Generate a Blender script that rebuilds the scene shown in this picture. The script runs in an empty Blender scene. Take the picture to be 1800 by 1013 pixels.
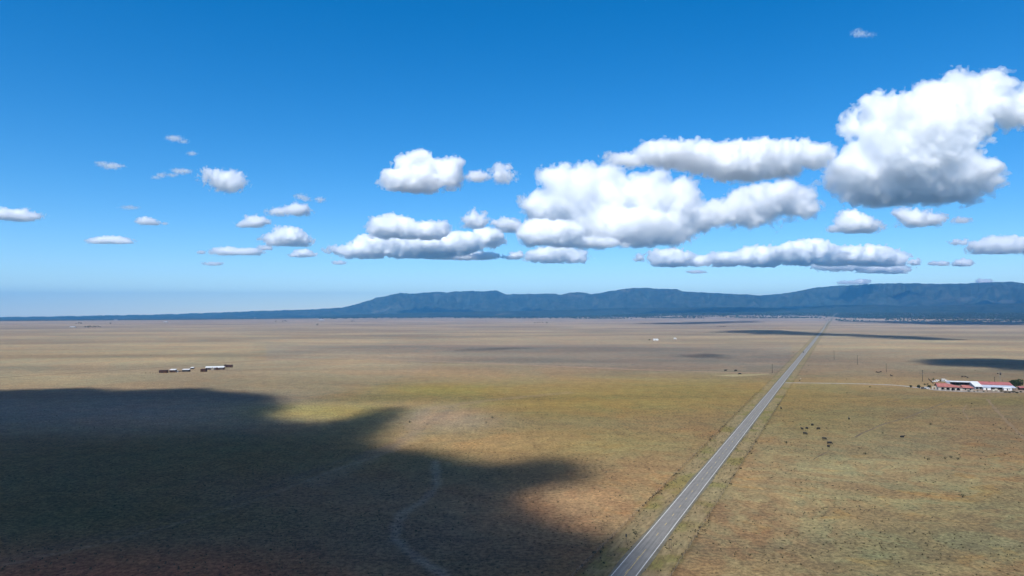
import bpy, math, random
import numpy as np
from mathutils import Vector, Matrix
R = math.radians
SC = bpy.context.scene
COL = SC.collection

# ------------------------------------------------------------------ camera geometry
F = 1200.0; CX = 900.0; CY = 506.5; HOR = 550.0; H = 75.0      # photo pixels; eye height in metres
PITCH = math.atan((CY - HOR) / F)
RE = 6371000.0

def ray(px, py):
    x = (px - CX) / F; y = 1.0; z = -(py - CY) / F
    c, s = math.cos(-PITCH), math.sin(-PITCH)
    return np.array([x, y * c - z * s, y * s + z * c])

def at(px, py, D):
    r = ray(px, py)
    return np.array([0, 0, H]) + r * (D / r[1])

def hit(px, py):
    """ground point (flat near ground) under a direction measured on the photograph"""
    r = ray(px, py); t = -H / r[2]
    return np.array([0, 0, H]) + r * t

def lin(c):
    c = np.asarray(c, float) / 255.0
    return np.where(c <= .04045, c / 12.92, ((c + .055) / 1.055) ** 2.4)

# ------------------------------------------------------------------ sun
SUN_EL, SUN_AZ = R(54), R(202)
SUN = np.array([math.sin(SUN_AZ) * math.cos(SUN_EL), math.cos(SUN_AZ) * math.cos(SUN_EL), math.sin(SUN_EL)])

# ------------------------------------------------------------------ noise
rng = np.random.RandomState(5)
PERM = rng.permutation(256); PERM = np.concatenate([PERM, PERM, PERM])
GR = rng.normal(size=(256, 3)); GR /= np.linalg.norm(GR, axis=1)[:, None]

def perlin(P):
    i = np.floor(P).astype(int); f = P - i; i &= 255
    u = f * f * f * (f * (f * 6 - 15) + 10)
    out = 0
    for dx in (0, 1):
        wx = u[..., 0] if dx else 1 - u[..., 0]
        hx = PERM[(i[..., 0] + dx) & 255]
        for dy in (0, 1):
            wy = wx * (u[..., 1] if dy else 1 - u[..., 1])
            hy = PERM[hx + ((i[..., 1] + dy) & 255)]
            for dz in (0, 1):
                w = wy * (u[..., 2] if dz else 1 - u[..., 2])
                g = GR[PERM[hy + ((i[..., 2] + dz) & 255)]]
                out = out + w * (g[..., 0] * (f[..., 0] - dx) + g[..., 1] * (f[..., 1] - dy) + g[..., 2] * (f[..., 2] - dz))
    return out

def fbm(P, oct=4, gain=.5):
    a = 1.0; o = 0
    for k in range(oct):
        o = o + a * perlin(P + k * 13.7); P = P * 2.03; a *= gain
    return o

def sstep(a, b, x):
    t = np.clip((x - a) / (b - a), 0, 1)
    return t * t * (3 - 2 * t)

# ------------------------------------------------------------------ ground height
def G(x, y):
    x = np.asarray(x, float); y = np.asarray(y, float)
    r = np.hypot(x, y)
    az = np.degrees(np.arctan2(x, y))
    far = np.maximum(0, r - 3000)
    z = -far ** 2 / (2 * RE)
    right = sstep(2, 16, az)
    z = z - 17 * np.exp(-((r - 8000) / 560) ** 2) * right
    z = z + sstep(8300, 12500, r) * (66 * right + 12 * sstep(-22, 0, az))
    z = z - sstep(6500, 15000, r) * 34 * (1 - sstep(-30, -8, az))
    z = z + np.where(r > 3300, 3.0 * perlin(np.stack([x / 1900, y / 1900, x * 0 + .5], -1)) * sstep(3300, 5500, r), 0)
    return z

# ------------------------------------------------------------------ mesh helpers
class MB:
    """collects polygons, then links them as ONE mesh object"""
    def __init__(s): s.v = []; s.f = []
    def poly(s, pts):
        b = len(s.v); s.v += [tuple(p) for p in pts]; s.f.append(tuple(range(b, b + len(pts))))
    def box(s, x0, x1, y0, y1, z0, z1):
        b = len(s.v)
        s.v += [(x0, y0, z0), (x1, y0, z0), (x1, y1, z0), (x0, y1, z0), (x0, y0, z1), (x1, y0, z1), (x1, y1, z1), (x0, y1, z1)]
        s.f += [tuple(b + k for k in q) for q in ((0, 3, 2, 1), (4, 5, 6, 7), (0, 1, 5, 4), (1, 2, 6, 5), (2, 3, 7, 6), (3, 0, 4, 7))]
    def slab(s, quad, t):
        """a sheet of thickness t hanging below four corner points"""
        q = [Vector(p) for p in quad]; n = (q[1] - q[0]).cross(q[3] - q[0]).normalized()
        if n.z < 0: n = -n
        b = len(s.v); s.v += [tuple(p) for p in q] + [tuple(p - n * t) for p in q]
        s.f += [tuple(b + k for k in p) for p in ((0, 1, 2, 3), (7, 6, 5, 4), (0, 4, 5, 1), (1, 5, 6, 2), (2, 6, 7, 3), (3, 7, 4, 0))]
    def tube(s, p, q, r0, r1=None, n=7):
        r1 = r0 if r1 is None else r1
        p = Vector(p); q = Vector(q); d = (q - p).normalized()
        a = d.orthogonal().normalized(); c = d.cross(a); b = len(s.v)
        for (o, r) in ((p, r0), (q, r1)):
            for k in range(n):
                t = 2 * math.pi * k / n
                s.v.append(tuple(o + a * (math.cos(t) * r) + c * (math.sin(t) * r)))
        for k in range(n):
            k2 = (k + 1) % n; s.f.append((b + k, b + k2, b + n + k2, b + n + k))
        s.f.append(tuple(b + k for k in range(n))[::-1]); s.f.append(tuple(b + n + k for k in range(n)))
    def lathe(s, prof, c=(0, 0, 0), n=14):
        b = len(s.v)
        for (r, z) in prof:
            for k in range(n):
                t = 2 * math.pi * k / n; s.v.append((c[0] + r * math.cos(t), c[1] + r * math.sin(t), c[2] + z))
        for j in range(len(prof) - 1):
            for k in range(n):
                k2 = (k + 1) % n; s.f.append((b + j * n + k, b + j * n + k2, b + (j + 1) * n + k2, b + (j + 1) * n + k))
        s.f.append(tuple(b + k for k in range(n))[::-1]); m = b + (len(prof) - 1) * n; s.f.append(tuple(m + k for k in range(n)))
    def blob(s, c, r, seed=0, n=10, rough=.18):
        """a lumpy rounded solid"""
        rr = np.random.RandomState(seed); b = len(s.v); off = rr.uniform(0, 90, 3)
        for j in range(n + 1):
            th = math.pi * j / n
            for k in range(n * 2):
                ph = math.pi * k / n
                d = np.array([math.sin(th) * math.cos(ph), math.sin(th) * math.sin(ph), math.cos(th)])
                q = 1 + rough * 2 * float(perlin(d * 1.7 + off))
                s.v.append(tuple(np.array(c) + d * np.array(r) * q))
        m = n * 2
        for j in range(n):
            for k in range(m):
                k2 = (k + 1) % m; s.f.append((b + j * m + k, b + (j + 1) * m + k, b + (j + 1) * m + k2, b + j * m + k2))
    def leaves(s, c, r, count, size, seed=0):
        rr = np.random.RandomState(seed)
        for _ in range(count):
            d = rr.normal(size=3); d /= np.linalg.norm(d)
            p = np.array(c) + d * np.array(r) * (rr.uniform(.35, 1.0) ** .5) * rr.uniform(.85, 1.1)
            a = rr.normal(size=3); a /= np.linalg.norm(a); e = np.cross(a, rr.normal(size=3)); e /= np.linalg.norm(e)
            w = size * rr.uniform(.6, 1.3)
            s.poly([p - a * w, p + e * w * .6, p + a * w, p - e * w * .6])
    def build(s, name, mat, parent=None, smooth=False):
        me = bpy.data.meshes.new(name); me.from_pydata(s.v, [], s.f); me.update()
        if smooth: me.polygons.foreach_set('use_smooth', [True] * len(me.polygons))
        if mat: me.materials.append(mat)
        o = bpy.data.objects.new(name, me); COL.objects.link(o)
        if parent: o.parent = parent
        return o

def mesh_np(name, V, Q, mat, smooth=True):
    me = bpy.data.meshes.new(name)
    me.vertices.add(len(V)); me.vertices.foreach_set('co', np.asarray(V, np.float32).ravel())
    me.loops.add(Q.size); me.loops.foreach_set('vertex_index', Q.astype(np.int32).ravel())
    me.polygons.add(len(Q)); me.polygons.foreach_set('loop_start', np.arange(0, Q.size, Q.shape[1], dtype=np.int32))
    me.polygons.foreach_set('use_smooth', np.full(len(Q), smooth))
    me.update(calc_edges=True); me.validate()
    if mat: me.materials.append(mat)
    o = bpy.data.objects.new(name, me); COL.objects.link(o)
    return o

def thing(name, label, cat, loc=(0, 0, 0), rz=0.0, group=None):
    o = bpy.data.objects.new(name, None); COL.objects.link(o)
    o.location = loc; o.rotation_euler = (0, 0, rz); o['label'] = label; o['category'] = cat
    o.empty_display_size = .5
    if group: o['group'] = group
    return o

def tag(o, label, cat, group=None, kind=None):
    o['label'] = label; o['category'] = cat
    if group: o['group'] = group
    if kind: o['kind'] = kind
    return o

def struct(o): o['kind'] = 'structure'; return o

def dup(root, loc, rz, label=None, scale=1.0, group=None):
    r = root.copy(); COL.objects.link(r); r.location = loc; r.rotation_euler = (0, 0, rz); r.scale = (scale,) * 3
    if label: r['label'] = label
    if group: r['group'] = group
    for ch in list(root.children):
        c = ch.copy(); COL.objects.link(c); c.parent = r
        for g in ch.children:
            d = g.copy(); COL.objects.link(d); d.parent = c
    return r

# ------------------------------------------------------------------ materials
def newmat(name):
    m = bpy.data.materials.new(name); m.use_nodes = True; nt = m.node_tree; nt.nodes.clear()
    out = nt.nodes.new('ShaderNodeOutputMaterial'); return m, nt, out

class N:
    """small node-graph writer"""
    def __init__(s, nt): s.nt = nt
    def n(s, t, **kw):
        q = s.nt.nodes.new(t)
        for k, v in kw.items(): setattr(q, k, v)
        return q
    def put(s, sock, v):
        if isinstance(v, bpy.types.NodeSocket): s.nt.links.new(v, sock)
        elif isinstance(v, (tuple, list, np.ndarray)) and sock.type == 'RGBA': sock.default_value = tuple(v)[:3] + (1,)
        else: sock.default_value = v
    def math(s, op, a, b=0.0, c=None):
        q = s.n('ShaderNodeMath', operation=op); s.put(q.inputs[0], a); s.put(q.inputs[1], b)
        if c is not None: s.put(q.inputs[2], c)
        return q.outputs[0]
    def noise(s, vec, scale, detail=4, rough=.55, dist=0.0):
        q = s.n('ShaderNodeTexNoise'); s.put(q.inputs['Vector'], vec); q.inputs['Scale'].default_value = scale
        q.inputs['Detail'].default_value = detail; q.inputs['Roughness'].default_value = rough; q.inputs['Distortion'].default_value = dist
        return q.outputs['Fac']
    def ss(s, x, a, b, lo=0.0, hi=1.0):
        q = s.n('ShaderNodeMapRange', interpolation_type='SMOOTHSTEP'); s.put(q.inputs[0], x)
        s.put(q.inputs[1], a); s.put(q.inputs[2], b); s.put(q.inputs[3], lo); s.put(q.inputs[4], hi)
        return q.outputs[0]
    def mix(s, f, a, b, mode='MIX'):
        q = s.n('ShaderNodeMix', data_type='RGBA', blend_type=mode); s.put(q.inputs[0], f); s.put(q.inputs[6], a); s.put(q.inputs[7], b)
        return q.outputs[2]
    def vadd(s, a, b):
        q = s.n('ShaderNodeVectorMath', operation='ADD'); s.put(q.inputs[0], a); s.put(q.inputs[1], b); return q.outputs[0]
    def vscale(s, a, k):
        q = s.n('ShaderNodeVectorMath', operation='MULTIPLY'); s.put(q.inputs[0], a); q.inputs[1].default_value = k; return q.outputs[0]
    def dot(s, a, v):
        q = s.n('ShaderNodeVectorMath', operation='DOT_PRODUCT'); s.put(q.inputs[0], a); q.inputs[1].default_value = v; return q.outputs['Value']

def plain(name, col, rough=.7, var=.25, scale=.8, metal=0.0, spec=.3, streak=None, bump=0.0):
    """paint, wood, metal or plaster: base colour broken up by weathering noise"""
    m, nt, out = newmat(name); g = N(nt)
    tc = g.n('ShaderNodeTexCoord').outputs['Object']
    if streak: tc = g.vscale(tc, streak)
    a = g.noise(tc, scale, 5, .6); b = g.noise(tc, scale * 6, 3, .6)
    k = g.math('ADD', g.math('MULTIPLY', a, .7), g.math('MULTIPLY', b, .3))
    k = g.ss(k, .3, .7, 1 - var, 1 + var * .6)
    q = g.n('ShaderNodeVectorMath', operation='SCALE'); q.inputs[0].default_value = tuple(col)[:3]; g.put(q.inputs['Scale'], k)
    p = g.n('ShaderNodeBsdfPrincipled'); g.put(p.inputs['Base Color'], q.outputs[0])
    p.inputs['Roughness'].default_value = rough; p.inputs['Metallic'].default_value = metal; p.inputs['Specular IOR Level'].default_value = spec
    if bump:
        bn = g.n('ShaderNodeBump'); bn.inputs['Strength'].default_value = bump; g.put(bn.inputs['Height'], b); g.put(p.inputs['Normal'], bn.outputs[0])
    nt.links.new(p.outputs[0], out.inputs[0]); return m

def corrugated(name, col, pitch=.3, axis=0, rough=.45, var=.15):
    m, nt, out = newmat(name); g = N(nt)
    tc = g.n('ShaderNodeTexCoord').outputs['Object']
    w = g.n('ShaderNodeTexWave'); w.bands_direction = 'XYZ'[axis]; w.inputs['Scale'].default_value = 1 / pitch / 3.14; g.put(w.inputs['Vector'], tc)
    a = g.noise(tc, .5, 5, .6)
    k = g.ss(a, .3, .7, 1 - var, 1 + var * .4)
    q = g.n('ShaderNodeVectorMath', operation='SCALE'); q.inputs[0].default_value = tuple(col)[:3]; g.put(q.inputs['Scale'], k)
    p = g.n('ShaderNodeBsdfPrincipled'); g.put(p.inputs['Base Color'], q.outputs[0]); p.inputs['Roughness'].default_value = rough
    bn = g.n('ShaderNodeBump'); bn.inputs['Strength'].default_value = .4; bn.inputs['Distance'].default_value = .05
    g.put(bn.inputs['Height'], w.outputs['Fac']); g.put(p.inputs['Normal'], bn.outputs[0])
    nt.links.new(p.outputs[0], out.inputs[0]); return m

M = dict(
    plaster=plain('pale_plaster', (.40, .36, .31), .85, .2, .6),
    tile=corrugated('red_clay_tile', (.30, .105, .085), .35, 0, .75, .3),
    red_metal=corrugated('red_metal_sheet', (.34, .105, .09), .45, 0, .5, .22),
    white_metal=corrugated('white_metal_sheet', (.58, .59, .59), .4, 0, .45, .1),
    grey_metal=corrugated('grey_metal_sheet', (.34, .38, .45), .4, 0, .4, .18),
    pale_metal=corrugated('pale_blue_grey_metal', (.38, .41, .48), .4, 0, .45, .12),
    white=plain('white_paint', (.74, .75, .76), .6, .12),
    dark=plain('dark_interior', (.02, .02, .025), .9, .3),  # near-black: shade of open fronts and doorways put into the colour
    brown=plain('brown_boards', (.055, .027, .020), .8, .3, 1.2, streak=(4, 4, .6)),
    timber=plain('weathered_timber', (.13, .095, .07), .85, .3, 2.0, streak=(5, 5, .5)),
    pole=plain('creosoted_pole', (.06, .046, .036), .9, .25, 2.0, streak=(4, 4, .4)),
    steel=plain('galvanised_steel', (.32, .33, .34), .45, .2, 2.0, metal=.6),
    dark_metal=plain('dark_metal', (.05, .05, .055), .5, .2, 2.0, metal=.3),
    bark=plain('bark', (.07, .05, .035), .95, .3, 3.0, streak=(3, 3, .6)),
    cow=plain('black_cow_hide', (.012, .011, .010), .6, .3, 2.0),
    cow_brown=plain('dark_brown_cow_hide', (.035, .02, .013), .6, .3, 2.0),
    car=plain('dark_car_paint', (.03, .032, .04), .25, .05, 1.0, spec=.5),
    car_white=plain('white_car_paint', (.75, .76, .78), .25, .05, 1.0, spec=.5),
    glass=plain('dark_glass', (.012, .015, .02), .08, .05, 1.0, spec=.6),
    tyre=plain('tyre_rubber', (.02, .02, .02), .9, .1, 4.0),
    stone=plain('pale_stone', (.33, .30, .25), .9, .35, 1.4, bump=.4),
    hay=plain('hay', (.38, .30, .13), .95, .3, 2.0, bump=.5),
    sign_back=plain('sign_back_metal', (.06, .06, .065), .5, .15, 2.0, metal=.4),
    white_mark=plain('white_road_paint', (.60, .60, .57), .7, .35, 1.3),
    yellow_mark=plain('yellow_road_paint', (.52, .36, .10), .7, .4, 1.3),
)

def leaf_mat(name, col, var=.5):
    m, nt, out = newmat(name); g = N(nt)
    geo = g.n('ShaderNodeNewGeometry'); tc = g.n('ShaderNodeTexCoord').outputs['Object']
    a = g.noise(tc, .8, 3, .6)
    k = g.math('ADD', g.math('MULTIPLY', geo.outputs['Random Per Island'], var), g.ss(a, .3, .7, .5, 1.1))
    q = g.n('ShaderNodeVectorMath', operation='SCALE'); q.inputs[0].default_value = col; g.put(q.inputs['Scale'], k)
    p = g.n('ShaderNodeBsdfPrincipled'); g.put(p.inputs['Base Color'], q.outputs[0]); p.inputs['Roughness'].default_value = .8
    p.inputs['Specular IOR Level'].default_value = .15
    nt.links.new(p.outputs[0], out.inputs[0]); return m
M['leaf'] = leaf_mat('dark_green_leaf', (.030, .045, .016))
M['juniper'] = leaf_mat('juniper_green', (.022, .032, .016))
M['scrub'] = leaf_mat('dry_scrub', (.055, .048, .028), .6)
M['straw'] = leaf_mat('straw_weed', (.15, .125, .06), .6)

# ------------------------------------------------------------------ the road's axis
P1 = np.array([31.80, 197.36]); RD = np.array([.42940, .90312]); RN = np.array([RD[1], -RD[0]])   # along, across (to the right)

# ------------------------------------------------------------------ ground: one sheet to the horizon
def ground():
    azs = np.concatenate([np.arange(-180, -52, 4.0), np.arange(-52, 52, .16), np.arange(52, 180, 4.0)])
    rs = [0.0, 60.0, 100.0]
    while rs[-1] < 32500: rs.append(rs[-1] * 1.0085)
    rs = np.array(rs)
    A, Rr = np.meshgrid(np.radians(azs), rs[1:])
    X = Rr * np.sin(A); Y = Rr * np.cos(A); Z = G(X, Y)
    nr, na = X.shape
    V = np.concatenate([np.stack([X, Y, Z], -1).reshape(-1, 3), [[0, 0, 0]]])
    i, j = np.meshgrid(np.arange(nr - 1), np.arange(na), indexing='ij'); j2 = (j + 1) % na
    Q = np.stack([i * na + j, i * na + j2, (i + 1) * na + j2, (i + 1) * na + j], -1).reshape(-1, 4)[:, ::-1]
    # centre: degenerate-free fan of quads (two rim steps each)
    k = np.arange(0, na - 1, 2)
    c = np.stack([np.full(len(k), nr * na), (k + 2) % na, k + 1, k], -1)
    Q = np.concatenate([Q, c])
    # ---- what grows where (soil, straw, green grass, sage); cloud-shaded spots warmed against blue skylight
    x, y = V[:, 0], V[:, 1]
    r = np.hypot(x, y)
    front = y > 40
    ys = np.where(front, y, 40.0)
    px = np.clip(np.where(front, CX + F * x / ys, CX + np.sign(x) * 4000), -2500, 4300)
    py = HOR + F * H / np.maximum(ys, 60)
    lv = np.log(np.maximum(ys, 60))
    def lv_of(q): return math.log(F * H / max(q - HOR, 1.5))
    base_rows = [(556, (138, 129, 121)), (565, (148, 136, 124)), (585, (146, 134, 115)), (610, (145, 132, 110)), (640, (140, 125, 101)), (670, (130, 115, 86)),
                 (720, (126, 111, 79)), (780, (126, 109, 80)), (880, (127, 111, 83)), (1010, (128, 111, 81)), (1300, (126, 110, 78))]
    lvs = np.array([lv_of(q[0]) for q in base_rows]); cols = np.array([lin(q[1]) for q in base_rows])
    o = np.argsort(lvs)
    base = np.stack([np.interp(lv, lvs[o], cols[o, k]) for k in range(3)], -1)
    spots = [  # px, py, half-width px, half-depth as a share of distance, colour, weight
        (150, 640, 420, .35, (152, 141, 112), 1.6), (300, 600, 500, .3, (150, 138, 114), 1), (1650, 610, 300, .4, (150, 138, 112), 1.4),
        (1120, 625, 260, .22, (124, 115, 99), 2.5), (1300, 600, 160, .2, (142, 130, 108), 1), (880, 606, 180, .1, (150, 136, 116), 1.5),
        (1200, 690, 260, .16, (132, 118, 68), 2), (980, 708, 170, .12, (134, 120, 70), 1.8), (780, 686, 90, .07, (134, 124, 66), 2),
        (560, 722, 130, .07, (146, 134, 72), 3), (690, 745, 110, .09, (124, 114, 76), 1.4), (660, 700, 90, .05, (132, 120, 70), 1.4), (770, 735, 80, .1, (152, 136, 116), 2),
        (860, 775, 150, .06, (150, 130, 94), 1.8), (1000, 775, 190, .10, (128, 112, 70), 1.3), (1150, 850, 80, .16, (142, 114, 80), 1.2), (1000, 830, 120, .08, (132, 106, 76), 1),
        (1250, 770, 60, .2, (132, 108, 74), 1.0), (1500, 730, 200, .14, (124, 112, 76), 1.6), (1700, 740, 160, .16, (130, 113, 84), 1.2), (1780, 800, 200, .14, (128, 110, 80), 1),
        (1440, 790, 90, .1, (120, 108, 78), 1.2), (1600, 880, 220, .12, (126, 108, 74), 1), (1340, 900, 110, .2, (132, 110, 82), 1.2), (1560, 960, 120, .12, (122, 116, 84), 1.4), (1480, 850, 200, .25, (134, 124, 94), 1.6),
        (1420, 720, 60, .2, (126, 114, 72), 1), (1720, 705, 160, .04, (118, 106, 62), 1.5),
        (200, 720, 360, .16, (142, 130, 112), 3), (100, 850, 330, .22, (106, 98, 72), 2.5), (420, 800, 260, .12, (108, 98, 70), 2.5), (250, 905, 260, .1, (104, 96, 66), 2),  # from here on, pasture under the cloud: colours warmed to offset blue shade
        (560, 870, 200, .12, (132, 110, 88), 2.5), (420, 940, 240, .06, (128, 108, 86), 1.5), (330, 990, 300, .10, (146, 100, 76), 1.7), (760, 940, 160, .12, (116, 102, 86), 2),
        (900, 900, 160, .12, (150, 122, 92), 2.2), (930, 980, 160, .10, (120, 98, 76), 1.4), (1000, 890, 90, .14, (150, 120, 88), 1.6), (60, 1000, 160, .06, (132, 92, 74), 1.4)]
    num = base.copy(); den = np.ones(len(x))
    for (sx, sy, rx, rd, c, w) in spots:
        g_ = w * np.exp(-((px - sx) / rx) ** 2 - ((lv - lv_of(sy)) / rd) ** 2)
        num += g_[:, None] * lin(c); den += g_
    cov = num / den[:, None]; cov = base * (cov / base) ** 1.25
    # field boundaries: the two pastures on the far left and beyond the red dirt track
    wob = 1.2 * perlin(np.stack([x / 40, y / 40, x * 0], -1))
    l1 = np.interp(px, [-400, 0, 272, 467, 661, 800], [860, 808, 763, 716, 677, 640])
    m1 = sstep(-2, 2, l1 - py + wob) * (px < 760) * sstep(628, 640, py)
    cov = cov * (1 + m1[:, None] * (np.array([1.0, 1.02, 1.08]) - 1))
    l2 = np.interp(px, [420, 600, 900, 1075, 1355], [636, 630.5, 641, 648.5, 656.5])
    m2 = sstep(-1.5, 1.5, l2 - py + wob * .6) * sstep(600, 612, py) * (px > 470) * (px < 1390)
    cov = cov * (1 + m2[:, None] * (np.array([.93, .97, 1.08]) - 1))
    # a dark gravelly wash and a pale silty arroyo across the near pasture
    def band(line, wpx, c, k):
        nonlocal cov
        d = np.full(len(x), 1e9)
        gx = [hit(*q)[:2] for q in line]
        for a, b in zip(gx[:-1], gx[1:]):
            ab = b - a; t = np.clip(((x - a[0]) * ab[0] + (y - a[1]) * ab[1]) / (ab @ ab), 0, 1)
            d = np.minimum(d, np.hypot(x - a[0] - t * ab[0], y - a[1] - t * ab[1]))
        n_ = perlin(np.stack([x / 14, y / 14, x * 0 + 3.1], -1)) + .8 * perlin(np.stack([x / 5, y / 5, x * 0 + 8.1], -1))
        w = (1 - sstep(wpx * .3, wpx * 1.6, d + n_ * wpx * .9)) * k * (front)
        cov = cov * (1 - w[:, None]) + w[:, None] * lin(c)
    band([(-60, 1000), (195, 940), (408, 882), (583, 815), (692, 784), (760, 740), (800, 715)], 3.0, (100, 94, 90), .22)
    band([(-60, 1008), (205, 950), (420, 890), (600, 822), (700, 790)], 1.1, (160, 150, 138), .22)
    band([(765, 812), (768, 855), (745, 880), (705, 905), (692, 945), (720, 970), (775, 1010), (800, 1060)], 2.2, (158, 152, 144), .30)
    band([(560, 850), (660, 800), (720, 770), (745, 720), (850, 705), (1000, 690)], 6, (146, 134, 120), .22)
    # forest on the far rise and plateau
    az = np.degrees(np.arctan2(x, y))
    edge = np.interp(az, [-60, -35, -22, -8, 0, 10, 24, 26, 38, 60], [7600, 8000, 9300, 11000, 9800, 9800, 10300, 9000, 8600, 8500])
    edge = edge * (1 + .06 * perlin(np.stack([x / 1500, y / 1500, x * 0 + 7], -1)))
    forest = sstep(-600, 900, r - edge)
    patch = .25 + .75 * np.exp(-((lv - lv_of(880)) / .5) ** 2) * sstep(900, 1200, px)
    me_o = mesh_np('ground', V, Q, None)
    me = me_o.data
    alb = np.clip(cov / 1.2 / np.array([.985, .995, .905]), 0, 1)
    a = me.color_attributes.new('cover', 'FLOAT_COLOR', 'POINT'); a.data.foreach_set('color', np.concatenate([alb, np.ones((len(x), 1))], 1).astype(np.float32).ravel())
    a = me.attributes.new('forest', 'FLOAT', 'POINT'); a.data.foreach_set('value', forest.astype(np.float32))
    a = me.attributes.new('patch', 'FLOAT', 'POINT'); a.data.foreach_set('value', patch.astype(np.float32))
    # ---- material
    m, nt, out = newmat('dry_grassland'); g = N(nt)
    P = g.n('ShaderNodeTexCoord').outputs['Object']
    cover = g.n('ShaderNodeAttribute', attribute_name='cover').outputs['Color']
    fo = g.n('ShaderNodeAttribute', attribute_name='forest').outputs['Fac']
    pa = g.n('ShaderNodeAttribute', attribute_name='patch').outputs['Fac']
    mul = lambda c, f: g.mix(1.0, c, f, 'MULTIPLY')
    def tint(col, fac, lo, hi):
        return mul(col, g.mix(fac, lo, hi))
    n0 = g.noise(g.vscale(P, (1, 1.0, 1)), 1 / 620, 6, .62, .6)
    n1 = g.noise(P, 1 / 58, 7, .62, 2.2)
    n1b = g.noise(g.vadd(P, (900, 300, 0)), 1 / 26, 5, .6, .8)
    n2 = g.noise(P, 1 / 9, 6, .65, .4)
    n3 = g.noise(P, 1 / 1.7, 5, .68)
    n4 = g.noise(P, 1 / .5, 3, .6)
    c = tint(cover, g.ss(n0, .35, .65), (.86, .87, .90), (1.10, 1.09, 1.06))
    st = g.noise(g.vscale(P, (.28, 1, 1)), 1 / 260, 6, .6, .5)
    c = tint(c, g.ss(st, .36, .64), (.80, .81, .85), (1.14, 1.13, 1.09))
    # green-grey sage swales against orange straw
    k1 = g.math('MULTIPLY', g.ss(n1, .46, .55), pa)
    c = mul(c, g.mix(k1, (1.03, .96, .88), (1.0, 1.09, 1.02)))
    n1c = g.noise(g.vadd(P, (210, 40, 0)), 1 / 75, 3, .55, 1.1)
    k3 = g.math('MULTIPLY', g.ss(g.math('ABSOLUTE', g.math('SUBTRACT', g.math('ADD', n1c, g.math('MULTIPLY', g.math('SUBTRACT', n2, .5), .06)), .5)), .012, .05, 1, 0), pa)
    c = mul(c, g.mix(k3, (1, 1, 1), (1.10, 1.17, 1.16)))
    k2 = g.math('MULTIPLY', g.ss(n1b, .56, .66), pa)
    c = mul(c, g.mix(k2, (1, 1, 1), (1.16, 1.0, .84)))
    npz = g.noise(g.vadd(P, (77, 1300, 0)), 1 / 150, 6, .6, 1.5)
    c = tint(c, g.ss(npz, .38, .62), (1.05, .98, .92), (.95, 1.0, .98))
    c = tint(c, g.ss(n2, .3, .7), (.82, .83, .86), (1.15, 1.14, 1.1))
    c = tint(c, g.ss(n3, .30, .70), (.58, .58, .60), (1.36, 1.35, 1.30))
    c = tint(c, g.ss(n4, .3, .7), (.80, .80, .81), (1.18, 1.18, 1.16))
    vo = g.n('ShaderNodeTexVoronoi'); vo.inputs['Scale'].default_value = 1 / 2.1; g.put(vo.inputs['Vector'], P)
    gate = g.ss(g.noise(P, 1 / 30, 4, .6), .45, .62)
    tuft = g.math('MULTIPLY', g.ss(vo.outputs['Distance'], .12, .34, 1, 0), gate)
    c = mul(c, g.mix(tuft, (1, 1, 1), (.50, .47, .42)))
    # road verge: weeds between the pavement and the fences
    rel = g.vadd(P, (-P1[0], -P1[1], 0)); u = g.dot(rel, (RN[0], RN[1], 0)); s_ = g.dot(rel, (RD[0], RD[1], 0))
    au = g.math('ABSOLUTE', u)
    cm = g.n('ShaderNodeCombineXYZ'); g.put(cm.inputs[0], g.math('MULTIPLY', u, 1.0)); g.put(cm.inputs[1], g.math('MULTIPLY', s_, .22))
    nv = g.noise(cm.outputs[0], 1 / 3.2, 5, .65); nw = g.noise(cm.outputs[0], 1 / 1.1, 4, .65); nx = g.noise(P, 1 / 24, 3, .5)
    row = g.ss(g.math('ADD', au, g.math('MULTIPLY', g.math('SUBTRACT', nv, .5), 5)), 11.0, 13.0, 1, 0)
    vcol = g.mix(g.ss(nv, .36, .64), tuple(lin((122, 112, 84)) / 1.3), tuple(lin((150, 136, 104)) / 1.3))
    vcol = g.mix(g.ss(nx, .5, .62), vcol, tuple(lin((116, 114, 66)) / 1.3))
    vcol = mul(vcol, g.mix(g.ss(nw, .32, .68), (.62, .62, .64), (1.28, 1.27, 1.2)))
    vcol = mul(vcol, g.mix(g.ss(g.math('ADD', au, g.math('MULTIPLY', nw, 1.2)), 4.4, 5.6, 1, 0), (1, 1, 1), (.45, .48, .36)))
    fence_weed = g.math('MULTIPLY', g.ss(g.math('ABSOLUTE', g.math('SUBTRACT', g.math('ADD', au, g.math('MULTIPLY', g.math('SUBTRACT', nv, .5), 2.0)), 12.2)), .5, 1.6, 1, 0), g.ss(nx, .35, .55, .35, .95))
    c = g.mix(g.math('MULTIPLY', row, .62), c, vcol)
    c = mul(c, g.mix(fence_weed, (1, 1, 1), (.82, .80, .76)))
    # forest of dark junipers with clearings, far off
    fv = g.n('ShaderNodeTexVoronoi'); fv.inputs['Scale'].default_value = 1 / 42; g.put(fv.inputs['Vector'], P)
    fn = g.noise(P, 1 / 700, 5, .6)
    dens = g.math('ADD', fo, g.math('MULTIPLY', g.math('SUBTRACT', fn, .5), 1.5))
    fk = g.ss(g.math('SUBTRACT', dens, fv.outputs['Distance']), -.05, .35)
    c = g.mix(g.math('MULTIPLY', fk, g.ss(fo, .02, .3)), c, (.018, .026, .020))
    p = g.n('ShaderNodeBsdfPrincipled'); g.put(p.inputs['Base Color'], c); p.inputs['Roughness'].default_value = 1; p.inputs['Specular IOR Level'].default_value = .04
    hgt = g.math('ADD', g.math('MULTIPLY', n3, .5), g.math('ADD', g.math('MULTIPLY', n4, .18), g.math('MULTIPLY', tuft, .25)))
    b = g.n('ShaderNodeBump'); b.inputs['Strength'].default_value = .55; b.inputs['Distance'].default_value = .6; g.put(b.inputs['Height'], hgt); g.put(p.inputs['Normal'], b.outputs[0])
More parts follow.
